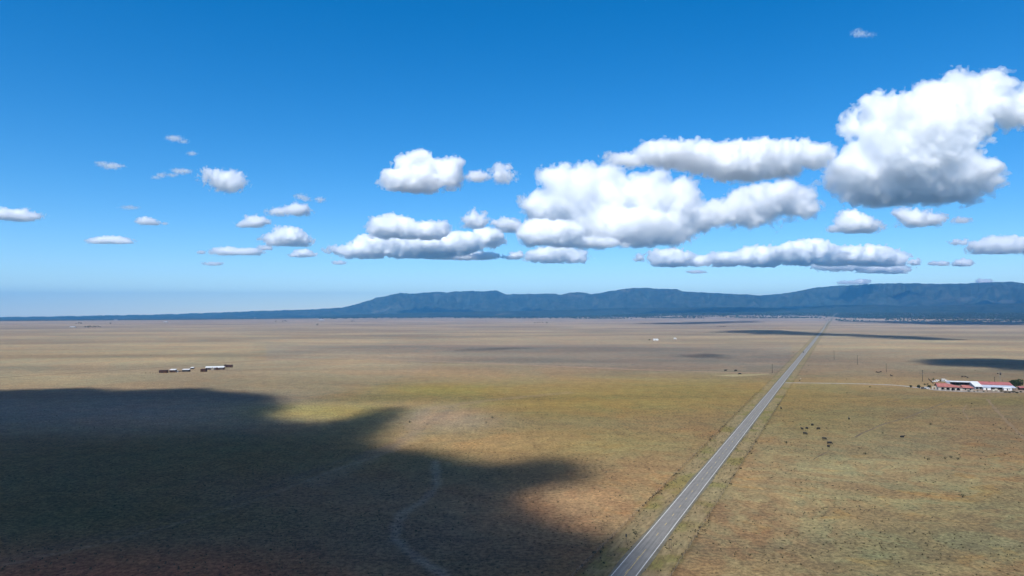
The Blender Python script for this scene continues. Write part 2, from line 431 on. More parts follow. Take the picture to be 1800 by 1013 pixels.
    nt.links.new(p.outputs[0], out.inputs[0]); me.materials.append(m)
    return struct(me_o)
ground()

# ------------------------------------------------------------------ mountains and forested hills along the horizon
def range_mat(name, lo, hi, tan, thr):
    m, nt, out = newmat(name); g = N(nt); P = g.n('ShaderNodeTexCoord').outputs['Object']
    a = g.noise(P, 1 / 900, 8, .66, .5); b = g.noise(P, 1 / 260, 6, .7)
    c = g.mix(g.ss(b, .35, .65), lo, hi)
    c = g.mix(g.math('MULTIPLY', g.ss(a, thr, thr + .12), .8), c, tan)
    p = g.n('ShaderNodeBsdfPrincipled'); g.put(p.inputs['Base Color'], c); p.inputs['Roughness'].default_value = 1; p.inputs['Specular IOR Level'].default_value = 0
    nt.links.new(p.outputs[0], out.inputs[0]); return m

def mountain_range(name, prof, r0, rr, r1, mat, seed, rough):
    azs = np.radians(np.arange(-56, 56, .07)); rs = np.linspace(r0, r1, 90)
    A, Rr = np.meshgrid(azs, rs)
    X = Rr * np.sin(A); Y = Rr * np.cos(A)
    pxs = CX + F * np.tan(azs); pr = np.array(prof)
    top = np.interp(pxs, pr[:, 0], pr[:, 1])
    jit = 1.1 * perlin(np.stack([azs * 110, azs * 0 + seed, azs * 0], -1)) + .7 * perlin(np.stack([azs * 300, azs * 0 + seed, azs * 0], -1))
    top = top + jit * rough
    # wanted height at the crest (distance measured along the view axis)
    crest = rr * (1 + .05 * perlin(np.stack([azs * 9, azs * 0 + seed + 4, azs * 0], -1)))
    zc = H + (HOR - top) / F * crest * np.cos(azs)
    gb = G(crest * np.sin(azs), crest * np.cos(azs)) - 10
    up = sstep(0, 1, (Rr - r0) / (crest[None] - r0)); dn = 1 - .45 * sstep(0, 1, (Rr - crest[None]) / (r1 - crest[None]))
    e = np.where(Rr < crest[None], up ** 1.25, dn)
    P = np.stack([A * 20000 / 1500 + seed, Rr / 3600, Rr * 0 + seed], -1)
    rid = 1 - np.abs(fbm(P, 4, .55)) * 1.6
    P2 = np.stack([A * 20000 / 480 + seed, Rr / 1100, Rr * 0 + seed + 9], -1)
    rid = rid + .28 * (1 - np.abs(fbm(P2, 4, .55)) * 2)
    amp = .82 * (1 - .75 * np.exp(-((Rr - crest[None]) / 900) ** 2))
    E = np.clip(e * (1 - amp * (1 - rid)), -.02, 1.3)
    Z = gb[None] - 25 + (zc - gb + 25)[None] * E
    # pin the skyline to the wanted profile column by column
    el = (Z - H) / (Rr * np.cos(A)); want = (HOR - top) / F
    s = (want[None] * Rr * np.cos(A) + H)
    over = (Z - s).max(0)
    k = np.convolve(np.pad(over, 6, 'edge'), np.ones(13) / 13, 'valid')
    Z = Z - (over * .8 + k * .2)[None] * sstep(0, 1, e)
    V = np.stack([X, Y, Z], -1).reshape(-1, 3); nr, na = X.shape
    i, j = np.meshgrid(np.arange(nr - 1), np.arange(na - 1), indexing='ij')
    Q = np.stack([i * na + j, (i + 1) * na + j, (i + 1) * na + j + 1, i * na + j + 1], -1).reshape(-1, 4)[:, ::-1]
    return struct(mesh_np(name, V, Q, mat))

PROF = [(-900, 562), (-200, 559), (0, 557.5), (100, 556.3), (200, 554.5), (300, 552.5), (400, 549), (450, 547), (500, 545.5), (560, 543.5), (600, 541), (620, 536.5), (640, 531), (660, 524), (680, 520), (703, 515.5), (730, 516.5),
        (750, 514), (770, 513), (785, 514.5), (800, 512.5), (830, 511.5), (850, 512.5), (870, 510), (880, 513.5), (890, 517.5), (920, 517), (950, 516.5), (975, 516.5), (985, 519), (1003, 514.5), (1022, 514), (1040, 517.5),
        (1060, 514), (1090, 509), (1110, 507), (1135, 506), (1160, 508), (1190, 508.5), (1200, 512.5), (1240, 514.5), (1280, 516.5), (1340, 519.5), (1380, 515.5), (1400, 513), (1420, 508), (1440, 505), (1470, 502.5),
        (1500, 501), (1550, 498.5), (1600, 498), (1650, 499.5), (1700, 498), (1740, 496.5), (1780, 495), (1800, 498), (1850, 500), (2000, 497), (2300, 505), (2800, 520)]
HILL = [(-900, 580), (400, 575), (560, 556), (640, 552.5), (760, 549), (900, 547), (1000, 545), (1100, 541.5), (1200, 541), (1300, 540), (1400, 542), (1450, 537.5), (1530, 536), (1600, 538.5), (1700, 535.5), (1800, 533), (2100, 534), (2800, 545)]
mountain_range('mountains', PROF, 15500, 20500, 25000, range_mat('mountain_forest', (.014, .020, .015), (.046, .054, .036), (.10, .095, .065), .56), 3.3, 1.1)  # light-dark forest contrast raised to stand in for weak relief shading
mountain_range('hills', HILL, 12600, 14800, 17500, range_mat('foothill_forest', (.014, .020, .015), (.030, .036, .026), (.085, .080, .065), .60), 8.1, .9)

# ------------------------------------------------------------------ road, markings, drive, dirt tracks
def strip(name, pts, hw, lift, mat, ragged=0.0, seed=1):
    """a sheet following a line of ground points, hw metres to each side"""
    pts = np.array(pts, float); t = np.gradient(pts, axis=0); t /= np.linalg.norm(t, axis=1)[:, None]
    nrm = np.stack([t[:, 1], -t[:, 0]], -1); r_ = np.random.RandomState(seed)
    hw = np.broadcast_to(hw, (len(pts),)) * (1 + ragged * r_.uniform(-1, 1, len(pts)))
    L = pts - nrm * hw[:, None]; Rt = pts + nrm * hw[:, None]
    V = np.empty((len(pts) * 2, 3)); V[0::2, :2] = L; V[1::2, :2] = Rt
    d = np.hypot(*pts.T)
    V[:, 2] = G(V[:, 0], V[:, 1]) + lift + np.repeat(np.maximum(0, d - 2500) * 6e-5, 2)
    k = np.arange(len(pts) - 1) * 2
    Q = np.stack([k, k + 1, k + 3, k + 2], -1)
    return mesh_np(name, V, Q, mat, False)

def road_mat():
    m, nt, out = newmat('asphalt'); g = N(nt); P = g.n('ShaderNodeTexCoord').outputs['Object']
    rel = g.vadd(P, (-P1[0], -P1[1], 0)); u = g.dot(rel, (RN[0], RN[1], 0)); s_ = g.dot(rel, (RD[0], RD[1], 0))
    cm = g.n('ShaderNodeCombineXYZ'); g.put(cm.inputs[0], u); g.put(cm.inputs[1], g.math('MULTIPLY', s_, .03))
    a = g.noise(cm.outputs[0], 1.6, 5, .65); b = g.noise(P, .25, 5, .6); d = g.noise(P, 2.2, 3, .6)
    au = g.math('ABSOLUTE', g.math('SUBTRACT', g.math('ABSOLUTE', u), 1.65))
    wheel = g.ss(g.math('ABSOLUTE', g.math('SUBTRACT', au, .85)), .1, .5, 1, 0)
    k = g.math('ADD', g.math('MULTIPLY', a, .55), g.math('ADD', g.math('MULTIPLY', b, .3), g.math('MULTIPLY', d, .15)))
    c = g.mix(g.ss(k, .3, .7), (.12, .113, .102), (.215, .203, .182))
    c = g.mix(1.0, c, g.mix(wheel, (1, 1, 1), (.86, .86, .88)), 'MULTIPLY')
    p = g.n('ShaderNodeBsdfPrincipled'); g.put(p.inputs['Base Color'], c); p.inputs['Roughness'].default_value = .85; p.inputs['Specular IOR Level'].default_value = .3
    nt.links.new(p.outputs[0], out.inputs[0]); return m

def dirt_mat(name, col, var=.35):
    m, nt, out = newmat(name); g = N(nt); P = g.n('ShaderNodeTexCoord').outputs['Object']
    a = g.noise(P, 1 / 5, 6, .65); b = g.noise(P, 1.4, 4, .65)
    c = g.mix(g.ss(g.math('ADD', g.math('MULTIPLY', a, .6), g.math('MULTIPLY', b, .4)), .32, .68), tuple(np.array(col) * (1 - var)), tuple(np.array(col) * (1 + var * .6)))
    p = g.n('ShaderNodeBsdfPrincipled'); g.put(p.inputs['Base Color'], c); p.inputs['Roughness'].default_value = 1; p.inputs['Specular IOR Level'].default_value = .05
    nt.links.new(p.outputs[0], out.inputs[0]); return m

ss_ = np.concatenate([np.arange(-420, 1500, 12.0), np.arange(1500, 12800, 60.0)])
def axis_pts(s, off=0.0):
    s = np.asarray(s, float)
    bend = -18 * sstep(2600, 7000, s) + 90 * sstep(8200, 12800, s)        # the far end swings gently right as it climbs
    return P1 + s[:, None] * RD + (off + bend)[:, None] * RN if isinstance(off, np.ndarray) else P1 + s[:, None] * RD + (off + bend)[:, None] * RN
struct(strip('road_shoulder', axis_pts(ss_), 4.5, .05, dirt_mat('shoulder_gravel', (.135, .125, .095)), .12, 3))
struct(strip('road', axis_pts(ss_), 3.5, .10, road_mat()))
sm = np.concatenate([np.arange(-420, 1500, 12.0), np.arange(1500, 5000, 60.0)])
mk = MB()
def mark_band(mb, s0, s1, off, hw, lift=.108):
    n = max(2, int((s1 - s0) / 12) + 1); s = np.linspace(s0, s1, n); a = axis_pts(s, off - hw); b = axis_pts(s, off + hw)
    for k in range(n - 1):
        q = [a[k], b[k], b[k + 1], a[k + 1]]
        mb.poly([(p[0], p[1], float(G(p[0], p[1])) + lift + max(0, math.hypot(*p) - 2500) * 6e-5) for p in q])
for side in (-1, 1): mark_band(mk, -420, 4000, side * 3.2, .09)
struct(mk.build('road_edge_lines', M['white_mark']))
my = MB()
s0 = 40.5 - 12.25 * 30
for k in range(30, 200): mark_band(my, s0 + 12.25 * k - 1.6, s0 + 12.25 * k + 1.6, .04, .085)
mark_band(my, -420, 24.5, .22, .075)
for k in range(0, 30):
    a = s0 + 12.25 * k
    if a < 20: mark_band(my, a - 1.6, a + 1.6, -.12, .075)
struct(my.build('road_centre_line', M['yellow_mark']))

def pxline(pts, step=6.0, wob=0.0, seed=0):
    g_ = [hit(*p)[:2] for p in pts]; out = []
    for a, b in zip(g_[:-1], g_[1:]):
        n = max(1, int(np.linalg.norm(b - a) / step))
        out += [a + (b - a) * k / n for k in range(n)]
    out.append(g_[-1]); out = np.array(out)
    for _ in range(6): out[1:-1] = .5 * out[1:-1] + .25 * (out[2:] + out[:-2])
    if wob:
        n_ = np.stack([perlin(np.stack([out[:, 0] / 30, out[:, 1] / 30, out[:, 0] * 0 + seed + q], -1)) for q in (0, 5)], -1)
        out = out + n_ * wob
    return out
red_dirt = dirt_mat('red_dirt', (.30, .20, .13)); pale_dirt = dirt_mat('pale_gravel', (.29, .275, .255)); tan_dirt = dirt_mat('tan_dirt', (.175, .125, .075)); dark_dirt = dirt_mat('dark_rut', (.115, .088, .060))
struct(strip('dirt_track', pxline([(470, 632.5), (540, 631), (620, 631), (760, 635), (900, 641), (1075, 648.3), (1240, 654), (1352, 656.5)], 12, 2), 3.0, .05, red_dirt, .3, 5))
struct(strip('gravel_drive', pxline([(1381, 673.2), (1420, 673.4), (1500, 674.6), (1580, 677.2), (1605, 680.5), (1640, 685.6), (1690, 688.5), (1730, 689.5)], 6, .6), 2.7, .06, pale_dirt, .25, 6))
struct(strip('dirt_track', pxline([(-80, 671), (0, 663.5), (120, 657), (250, 648.5), (360, 640), (470, 633.5)], 12, 3), 2.6, .045, dirt_mat('faint_track', (.150, .112, .074)), .35, 7))
for k, (ln, w, mt) in enumerate([([(1502, 769), (1530, 755), (1556, 745), (1600, 732), (1640, 716), (1672, 703)], .55, dark_dirt), ([(1430, 808), (1445, 800), (1457, 793)], .4, dark_dirt), ([(1560, 706), (1600, 699)], .5, dark_dirt),
                                 ([(1735, 702), (1752, 722), (1772, 742), (1796, 768), (1840, 805)], 1.1, tan_dirt), ([(1700, 712), (1692, 722), (1702, 738)], .5, tan_dirt)]):
    struct(strip('cattle_trail', pxline(ln, 5, 1.2, k), w, .04, mt, .5, 20 + k))
# worn yard around the ranch
def yard(name, px_poly, mat, lift):
    mb = MB(); P_ = [hit(*p) for p in px_poly]; mb.poly([(p[0], p[1], lift) for p in P_]); return struct(mb.build(name, mat))
yard('ranch_yard', [(1640, 687), (1655, 675), (1700, 675), (1722, 684), (1790, 681), (1850, 684), (1850, 689), (1780, 691.5), (1730, 690.5), (1690, 689.5)], dirt_mat('yard_dirt', (.215, .165, .125)), .03)
yard('bare_patch', [(1255, 660), (1290, 658.4), (1338, 657.8), (1356, 658.2), (1330, 660.2), (1290, 662.3)], dirt_mat('yellow_straw_ground', (.27, .225, .12)), .03)

# ------------------------------------------------------------------ clouds: closed bodies of scattering vapour at their true height
def surface_nets(Fd, org, h):
    S = Fd > 0; nx, ny, nz = Fd.shape
    c = [(0, 0, 0), (1, 0, 0), (0, 1, 0), (1, 1, 0), (0, 0, 1), (1, 0, 1), (0, 1, 1), (1, 1, 1)]
    sl = lambda A, o: A[o[0]:nx - 1 + o[0], o[1]:ny - 1 + o[1], o[2]:nz - 1 + o[2]]
    cnt = sum(sl(S, o).astype(np.int8) for o in c); act = (cnt > 0) & (cnt < 8)
    idx = -np.ones(act.shape, dtype=np.int64); n = act.sum(); idx[act] = np.arange(n)
    pos = np.zeros((n, 3)); w = np.zeros(n); ijk = np.argwhere(act); vals = [sl(Fd, o)[act] for o in c]
    for a in range(8):
        for b in range(a + 1, 8):
            if np.abs(np.array(c[a]) - np.array(c[b])).sum() != 1: continue
            fa, fb = vals[a], vals[b]; m = (fa > 0) != (fb > 0)
            t = np.where(m, fa / np.where(m, fa - fb, 1), 0)
            p = np.array(c[a])[None] + t[:, None] * (np.array(c[b]) - np.array(c[a]))[None]
            pos[m] += p[m]; w[m] += 1
    pos = pos / np.maximum(w, 1)[:, None] + ijk
    quads = []
    for ax in range(3):
        o = [0, 0, 0]; o[ax] = 1
        A = S[:nx - o[0], :ny - o[1], :nz - o[2]]; B = S[o[0]:, o[1]:, o[2]:]
        e = np.argwhere(A != B); u, v = [(1, 2), (2, 0), (0, 1)][ax]
        ok = (e[:, u] > 0) & (e[:, v] > 0)
        for k in range(3): ok &= e[:, k] < act.shape[k]
        e = e[ok]; fl = A[tuple(e.T)]
        du = np.zeros(3, int); du[u] = 1; dv = np.zeros(3, int); dv[v] = 1
        q = np.stack([idx[tuple((e - du - dv).T)], idx[tuple((e - dv).T)], idx[tuple(e.T)], idx[tuple((e - du).T)]], 1)
        q[~fl] = q[~fl][:, ::-1]; quads.append(q)
    q = np.concatenate(quads)
    q = q[(q >= 0).all(1)]
    return org + pos * h, q

def drop_specks(V, Q, frac):
    """forget stray puffs much smaller than the cloud"""
    lab = np.arange(len(V))
    while True:
        m = lab[Q].min(1); new = lab.copy()
        for k in range(4): np.minimum.at(new, Q[:, k], m)
        new = new[new]
        if (new == lab).all(): break
        lab = new
    n = np.bincount(lab, minlength=len(V)); keep = n[lab] >= frac
    if keep.all(): return V, Q
    Q = Q[keep[Q[:, 0]]]; ids = np.cumsum(keep) - 1
    return V[keep], ids[Q]

BASE = 2000.0
def cloud_D(yb, base=BASE):
    D = 10000.0
    for _ in range(30): D = (base - H - D * D / 2 / RE) * F / (HOR - yb)
    return D

VAP = {}
def vapour(dens, g=.82):
    k = (round(dens, 5), g)
    if k not in VAP:
        m, nt, out = newmat('cloud_vapour'); v = nt.nodes.new('ShaderNodeVolumeScatter')
        v.inputs['Color'].default_value = (1, 1, 1, 1); v.inputs['Density'].default_value = k[0]; v.inputs['Anisotropy'].default_value = g
        nt.links.new(v.outputs[0], out.inputs['Volume']); VAP[k] = m
    return VAP[k]

def cloud(label, blobs, yb, seed=0, cell=1.0, amp=1.0, depth=.75, dens=.016, flat=.22, speck=14, D=None, k=.3, under=.78):
    """blobs: outline bulges (cx, cy, rx, ry) read off the photograph; yb: its row of the flat base, which fixes the distance"""
    D = D or cloud_D(yb); m = D / F; r_ = np.random.RandomState(seed + 11); B = []
    for b in blobs:
        cx, cy, rx, ry = b[:4]; dz = b[4] if len(b) > 4 else r_.uniform(-.45, .45)
        p = at(cx, cy, D); p[1] += dz * rx * m * depth
        B.append((p, np.array([rx * m, max(min(rx, ry * 2.2), ry * 1.1) * m * depth, ry * m])))
    kids = []                                                            # smaller bulges crowding the upper rim of each big one
    for p, s in B:
        tiny = np.mean([q[1][2] for q in B]) / m < 13
        for _ in range(8 if tiny else 5):
            a = r_.uniform(-.25, math.pi + .25); e = r_.uniform(.6, 1.12 if tiny else .92); q = r_.uniform(.26, .42); w = r_.uniform(-.8, .2)
            kids.append((p + np.array([math.cos(a) * e, w * math.sqrt(max(0, 1.1 - e * e)), math.sin(a) * e]) * s, np.array([s[2] * q * 1.25 + s[0] * q * .25, s[2] * q * 1.3, s[2] * q])))
    Rm = float(np.mean([s[2] for p, s in B])); B = B + kids
    small = Rm / m < 13
    if small: cell *= .5; amp *= 1.45; speck //= 2
    h = cell * m * 1.76
    mg = .75 * Rm * amp + 3 * h
    mn = np.min([p - s - mg for p, s in B], 0); mx = np.max([p + s + mg for p, s in B], 0)
    zb = at(CX, yb, D)[2]; mn[2] = max(mn[2], zb - 5 * h)
    n = np.ceil((mx - mn) / h).astype(int) + 1
    ax = [mn[q] + np.arange(n[q]) * h for q in range(3)]
    f = np.full(n, -1e9); kk = k * Rm
    for kb, (p, s) in enumerate(B):
        un = (blobs[kb][5] if len(blobs[kb]) > 5 else under) if kb < len(blobs) else 1.0
        lo = [max(0, int((p[q] - 2.2 * s[q] / (un if q == 2 else 1) - mn[q]) / h)) for q in range(3)]; hi = [max(lo[q] + 1, min(n[q], int((p[q] + 2.2 * s[q] - mn[q]) / h) + 2)) for q in range(3)]
        S = tuple(slice(lo[q], hi[q]) for q in range(3)); zz = (ax[2][S[2]] - p[2]) / s[2]; zz = np.where(zz < 0, zz * un, zz)
        q = np.sqrt((((ax[0][S[0]] - p[0]) / s[0]) ** 2)[:, None, None] + (((ax[1][S[1]] - p[1]) / s[1]) ** 2)[None, :, None] + (zz ** 2)[None, None, :])
        d = (1 - q) * min(s[0], s[2] * 1.2); fs = f[S]
        t = np.clip(.5 + .5 * (fs - d) / kk, 0, 1)
        f[S] = np.where(fs < -1e8, d, d * (1 - t) + fs * t + kk * t * (1 - t))
    A = Rm * .66 * amp
    sel = np.argwhere((f > -1.5 * A) & (f < 1.6 * A)); g = np.stack([ax[q][sel[:, q]] for q in range(3)], -1)
    off = r_.uniform(0, 200, 3); L = Rm * 1.15; v = f[tuple(sel.T)]; a = A
    wv = g + np.stack([perlin(g / (Rm * .6) + off + q * 31) for q in range(3)], -1) * Rm * .18
    for o in range(6):
        if L < 1.7 * h: break
        pn = perlin(wv / L + off + o * 17.3)
        v = v + (a * pn * .9 if o == 0 else a * (np.abs(pn) * 2.3 - .55))
        L *= .5; a *= .62
    f[tuple(sel.T)] = v
    # condensation level: nearly flat underside
    gx, gy = np.meshgrid(ax[0], ax[1], indexing='ij'); bz = zb + perlin(np.stack([gx / (Rm * .9), gy / (Rm * .9), gx * 0 + seed], -1)) * Rm * flat
    f = np.minimum(f, (ax[2][None, None] - bz[..., None]) * 1.0)
    f[0] = f[-1] = -1; f[:, 0] = f[:, -1] = -1; f[:, :, 0] = f[:, :, -1] = -1
    big = Rm / m > 22; g_ = .45 if big else .40
    lo, hi = (.5, 1.9) if big else (.7, 2.3)
    def shell(o_):
        q = f + o_; q[0] = q[-1] = -1; q[:, 0] = q[:, -1] = -1; q[:, :, 0] = q[:, :, -1] = -1; return q
    V, Q = surface_nets(shell(A * .20), mn, h); V, Q = drop_specks(V, Q, speck)              # thin ragged outer vapour
    o = mesh_np('cloud', V, Q, vapour(dens * lo, g_))
    tag(o, label, 'cloud', 'cumulus clouds over the plain')
    try:
        V, Q = surface_nets(shell(-A * .16), mn, h); V, Q = drop_specks(V, Q, speck * 2)      # dense core
        if len(V) > 20:
            k_ = mesh_np('core', V, Q, vapour(dens * hi, g_)); k_.parent = o
    except ValueError: pass
    return o

def shade_cloud(label, poly, seed=0, alt=None, thick=170.0, dens=.03, soft=1.0, holes=(), keep=1.0, rag=.035, world=None):
    """a flat cloud above the top of the picture whose shadow falls where the photograph shows one, or on the world outline"""
    gp = np.array([hit(*p) for p in poly]) if world is None else np.array([[*p, 0] for p in world]); ymax = gp[:, 1].max()
    alt = alt or max(2050.0, .80 * ymax)
    P = gp[:, :2] + SUN[:2] / SUN[2] * alt
    ext = np.ptp(P, axis=0); h = max(12.0, math.sqrt(ext[0] * ext[1]) / 170)
    mn = np.array([*(P.min(0) - 8 * h), alt - thick - 4 * h * .5]); mx = np.array([*(P.max(0) + 8 * h), alt + thick + 2 * h])
    hz = max(10.0, thick / 9)
    n = np.ceil((mx - mn) / np.array([h, h, hz])).astype(int) + 1
    X, Y = np.meshgrid(mn[0] + np.arange(n[0]) * h, mn[1] + np.arange(n[1]) * h, indexing='ij')
    d = np.full(X.shape, 1e9); ins = np.zeros(X.shape, bool)
    for a, b in zip(P, np.roll(P, -1, 0)):
        ab = b - a; t = np.clip(((X - a[0]) * ab[0] + (Y - a[1]) * ab[1]) / (ab @ ab), 0, 1)
        d = np.minimum(d, np.hypot(X - a[0] - t * ab[0], Y - a[1] - t * ab[1]))
        c_ = ((a[1] > Y) != (b[1] > Y)); ins ^= c_ & (X < (b[0] - a[0]) * (Y - a[1]) / (b[1] - a[1] + 1e-9) + a[0])
    d = np.where(ins, d, -d)
    w = min(ext)
    n1 = fbm(np.stack([X / (w * .22), Y / (w * .22), X * 0 + seed], -1), 5, .58)
    d = d + n1 * w * rag
    for (cx, cy, rx, ry, s) in holes:                                    # thin places (in photo pixels, as they fall on the ground)
        c0 = hit(cx, cy)[:2] + SUN[:2] / SUN[2] * alt; e1 = abs(hit(cx + rx, cy)[0] - hit(cx, cy)[0]); e2 = abs(hit(cx, cy - ry)[1] - hit(cx, cy)[1])
        d = d - s * thick * np.exp(-((X - c0[0]) / e1) ** 2 - ((Y - c0[1]) / e2) ** 2) * (1 + .8 * n1)
    T = thick * keep * np.clip(d / (thick * 1.1 * soft), -.2, 1) ** 1.0 * (1 + .35 * n1)
    Zz = mn[2] + np.arange(n[2]) * hz
    T = T[..., None]; zc = alt
    f = np.where(Zz > zc, T - (Zz - zc), T * .5 - (zc - Zz))
    g = np.stack(np.broadcast_arrays(X[..., None], Y[..., None], Zz), -1)
    f = f + perlin(g / (thick * .9)) * thick * .12
    f = np.where(d[..., None] < -thick * .1, np.minimum(f, -1), f)
    f[0] = f[-1] = -1; f[:, 0] = f[:, -1] = -1; f[:, :, 0] = f[:, :, -1] = -1
    V, Q = surface_nets(f, np.zeros(3), 1.0); V = mn + V * np.array([h, h, hz])
    V, Q = drop_specks(V, Q, 30)
    return tag(mesh_np('cloud', V, Q, vapour(dens, .82)), label, 'cloud', 'clouds overhead that shade the plain')

# ---- the clouds one sees, right to left
cloud('huge towering white cloud at the right edge of the sky, grey beneath', [(1600, 250, 95, 75), (1560, 300, 85, 55), (1640, 300, 80, 55), (1690, 310, 48, 42), (1700, 190, 52, 52, .1), (1640, 185, 52, 42), (1560, 205, 50, 34), (1500, 222, 24, 18), (1490, 300, 30, 38), (1690, 250, 36, 40), (1745, 322, 22, 15, 0, 1), (1735, 160, 30, 30, 0, 1), (1785, 192, 38, 34, .1, 1), (1840, 195, 50, 42, 0, 1), (1885, 215, 40, 26, 0, 1), (1540, 190, 22, 14, 0, 1)], 356, 1, dens=.012, speck=24)
cloud('long sloping white bank reaching toward the huge right hand cloud', [(1100, 278, 44, 13), (1170, 272, 60, 21), (1240, 272, 66, 26), (1310, 276, 70, 34), (1380, 272, 56, 32), (1425, 272, 34, 24), (1290, 290, 56, 20), (1440, 285, 20, 14)], 317, 2, D=11500, flat=.2, under=.85, speck=18, dens=.014)
cloud('broad massive cloud with dark flat base in the middle of the sky', [(1005, 335, 52, 44, -.2), (960, 365, 38, 34), (1060, 340, 55, 45), (1050, 385, 75, 38), (1140, 345, 42, 36), (1190, 350, 40, 34), (1120, 400, 90, 30, -.3), (1190, 400, 45, 22), (1250, 376, 32, 22, 0, 1), (1232, 380, 36, 26, 0, 1), (1300, 365, 38, 30, 0, 1), (1345, 355, 34, 34, 0, 1), (1395, 352, 34, 30, 0, 1), (1420, 372, 22, 14, 0, 1), (1030, 308, 28, 16), (985, 312, 24, 16), (1150, 318, 26, 14), (1330, 385, 50, 14, 0, 1), (1060, 420, 50, 12)], 434, 3, D=14500, dens=.011, speck=24)
cloud('frayed white cloud foot hugging the lower left of the broad cloud', [(945, 405, 34, 20), (985, 412, 44, 20), (930, 415, 24, 14), (1030, 426, 60, 9), (1065, 430, 34, 5)], 434, 4, D=13700, amp=1.2)
cloud('rounded white cloud right of centre above the long low cloud', [(1500, 395, 34, 14), (1495, 385, 22, 12), (1530, 398, 22, 8), (1470, 402, 16, 6)], 409, 5)
cloud('ragged white cloud below the base of the huge cloud', [(1605, 385, 26, 13), (1590, 376, 16, 10), (1632, 385, 20, 11)], 398, 6, amp=1.2)
cloud('thin wispy puff near the right edge', [(1692, 387, 16, 5), (1680, 389, 8, 3)], 392, 7, amp=1.5, dens=.008)
cloud('flat white cloud cut by the right edge', [(1745, 432, 42, 13), (1785, 428, 34, 12), (1720, 436, 20, 8), (1690, 427, 14, 4), (1820, 434, 30, 12)], 446, 8)
cloud('long low chain of white cloud above the mesa', [(1180, 452, 38, 14), (1240, 457, 46, 9), (1285, 455, 34, 12), (1340, 450, 44, 17), (1410, 444, 60, 19), (1470, 448, 50, 15), (1520, 448, 44, 16), (1560, 455, 34, 12)], 467, 9)
cloud('low white cloud foot beneath the right end of the long chain', [(1470, 467, 50, 8), (1540, 471, 46, 8), (1575, 474, 24, 6)], 480, 10, amp=1.1)
cloud('small round puff just left of the long low chain', [(1124, 454, 9, 6)], 460, 11)
cloud('small round puff just right of the long low chain', [(1608, 461, 10, 5)], 466, 12)
cloud('small thin double puff low above the right mesa', [(1643, 463, 10, 3), (1658, 463, 12, 4)], 467, 13, dens=.012)
cloud('small domed puff low above the right mesa', [(1696, 462, 18, 6)], 467, 14)
cloud('thin flat streak of cloud just above the mesa rim', [(1490, 497, 20, 3), (1515, 495, 14, 4)], 500, 15, dens=.010)
cloud('tiny cloud top peeping over the mesa near the right edge', [(1730, 495, 13, 4)], 500, 16, dens=.010)
cloud('thin streak of cloud under the long low chain', [(1224, 478, 16, 2.6)], 480.5, 17, dens=.010)
cloud('thin faint wisp high at the upper right', [(1512, 58, 14, 5), (1526, 62, 11, 3.2), (1506, 55, 6, 3)], 70, 18, amp=1.7, dens=.006, speck=6)
cloud('low humped cloud beneath the frayed foot of the broad cloud', [(975, 446, 34, 13), (945, 450, 22, 9), (1010, 452, 22, 9)], 461, 19)
cloud('small flat cloud left of the low humped cloud', [(908, 449, 11, 6), (898, 452, 16, 3)], 456, 20)
cloud('white domed cloud standing alone above centre', [(745, 303, 46, 30), (700, 315, 32, 20), (790, 305, 24, 26), (735, 325, 40, 12), (720, 292, 26, 18), (800, 318, 16, 10)], 334, 21, speck=16)
cloud('small oval puff right of the lone domed cloud', [(840, 311, 19, 8), (832, 306, 9, 5)], 321, 22, amp=1.2)
cloud('small upright ragged puff right of the oval puff', [(883, 310, 16, 13), (882, 297, 12, 9)], 324, 23, amp=1.5, speck=6)
cloud('rambling low white cloud bank left of centre', [(640, 440, 60, 12), (700, 430, 60, 17), (770, 428, 66, 19), (745, 440, 70, 13), (650, 424, 30, 13), (820, 425, 36, 16), (858, 416, 30, 16)], 454, 24, speck=16)
cloud('white domed cloud on top of the rambling low bank', [(690, 396, 40, 19), (670, 400, 24, 14), (755, 403, 34, 15), (720, 405, 30, 14)], 420, 25, D=15800, speck=16)
cloud('long flat lens of cloud below the rambling bank', [(820, 449, 54, 6), (775, 451, 26, 4), (855, 450, 22, 5)], 456, 26)
cloud('small peaked cloud above the right end of the rambling bank', [(836, 387, 19, 13), (826, 394, 14, 8)], 400, 27, amp=1.2)
cloud('small rounded cloud touching the left side of the broad cloud', [(893, 396, 22, 11), (905, 398, 14, 9)], 408, 28)
cloud('tiny flat puff low left of centre', [(596, 462, 13, 3)], 465, 29, dens=.012)
cloud('domed white cloud low in the left half of the sky', [(508, 416, 30, 14), (486, 422, 20, 10), (530, 424, 18, 8)], 432, 30)
cloud('small cloud with a high right side above the low dome', [(449, 390, 20, 10), (430, 394, 15, 5)], 399, 31)
cloud('ragged flat cloud upper right of the small tilted one', [(525, 369, 19, 10), (492, 372, 20, 6), (540, 373, 8, 6)], 379, 32, amp=1.3)
cloud('thin torn wisp above the ragged flat cloud', [(527, 345, 10, 4), (539, 350, 9, 3.5)], 356, 33, amp=1.6, dens=.007, speck=6)
cloud('tiny torn puff beside the thin torn wisp', [(562, 351, 8, 4)], 356, 34, amp=1.5, dens=.008, speck=6)
cloud('long flat double humped cloud low on the left', [(395, 441, 26, 6.5), (435, 442, 27, 6), (412, 444, 40, 4)], 448, 35)
cloud('small flat puff right of the double humped cloud', [(467, 436, 14, 4)], 440, 36, dens=.010)
cloud('tiny round puff left of the double humped cloud', [(355, 444, 7, 2.6)], 447, 37, dens=.010)
cloud('thin flat bar of cloud lowest on the left', [(376, 464, 18, 3)], 467, 38, dens=.012)
cloud('small spread out cloud between double humped cloud and bank', [(533, 445, 17, 6), (545, 448, 12, 3), (518, 449, 10, 3)], 452, 39, amp=1.2)
cloud('frayed white cloud brightest of the upper left group', [(398, 317, 28, 15), (378, 308, 22, 8), (412, 324, 17, 12), (366, 318, 10, 4)], 337, 40, amp=1.5, flat=.5, speck=8)
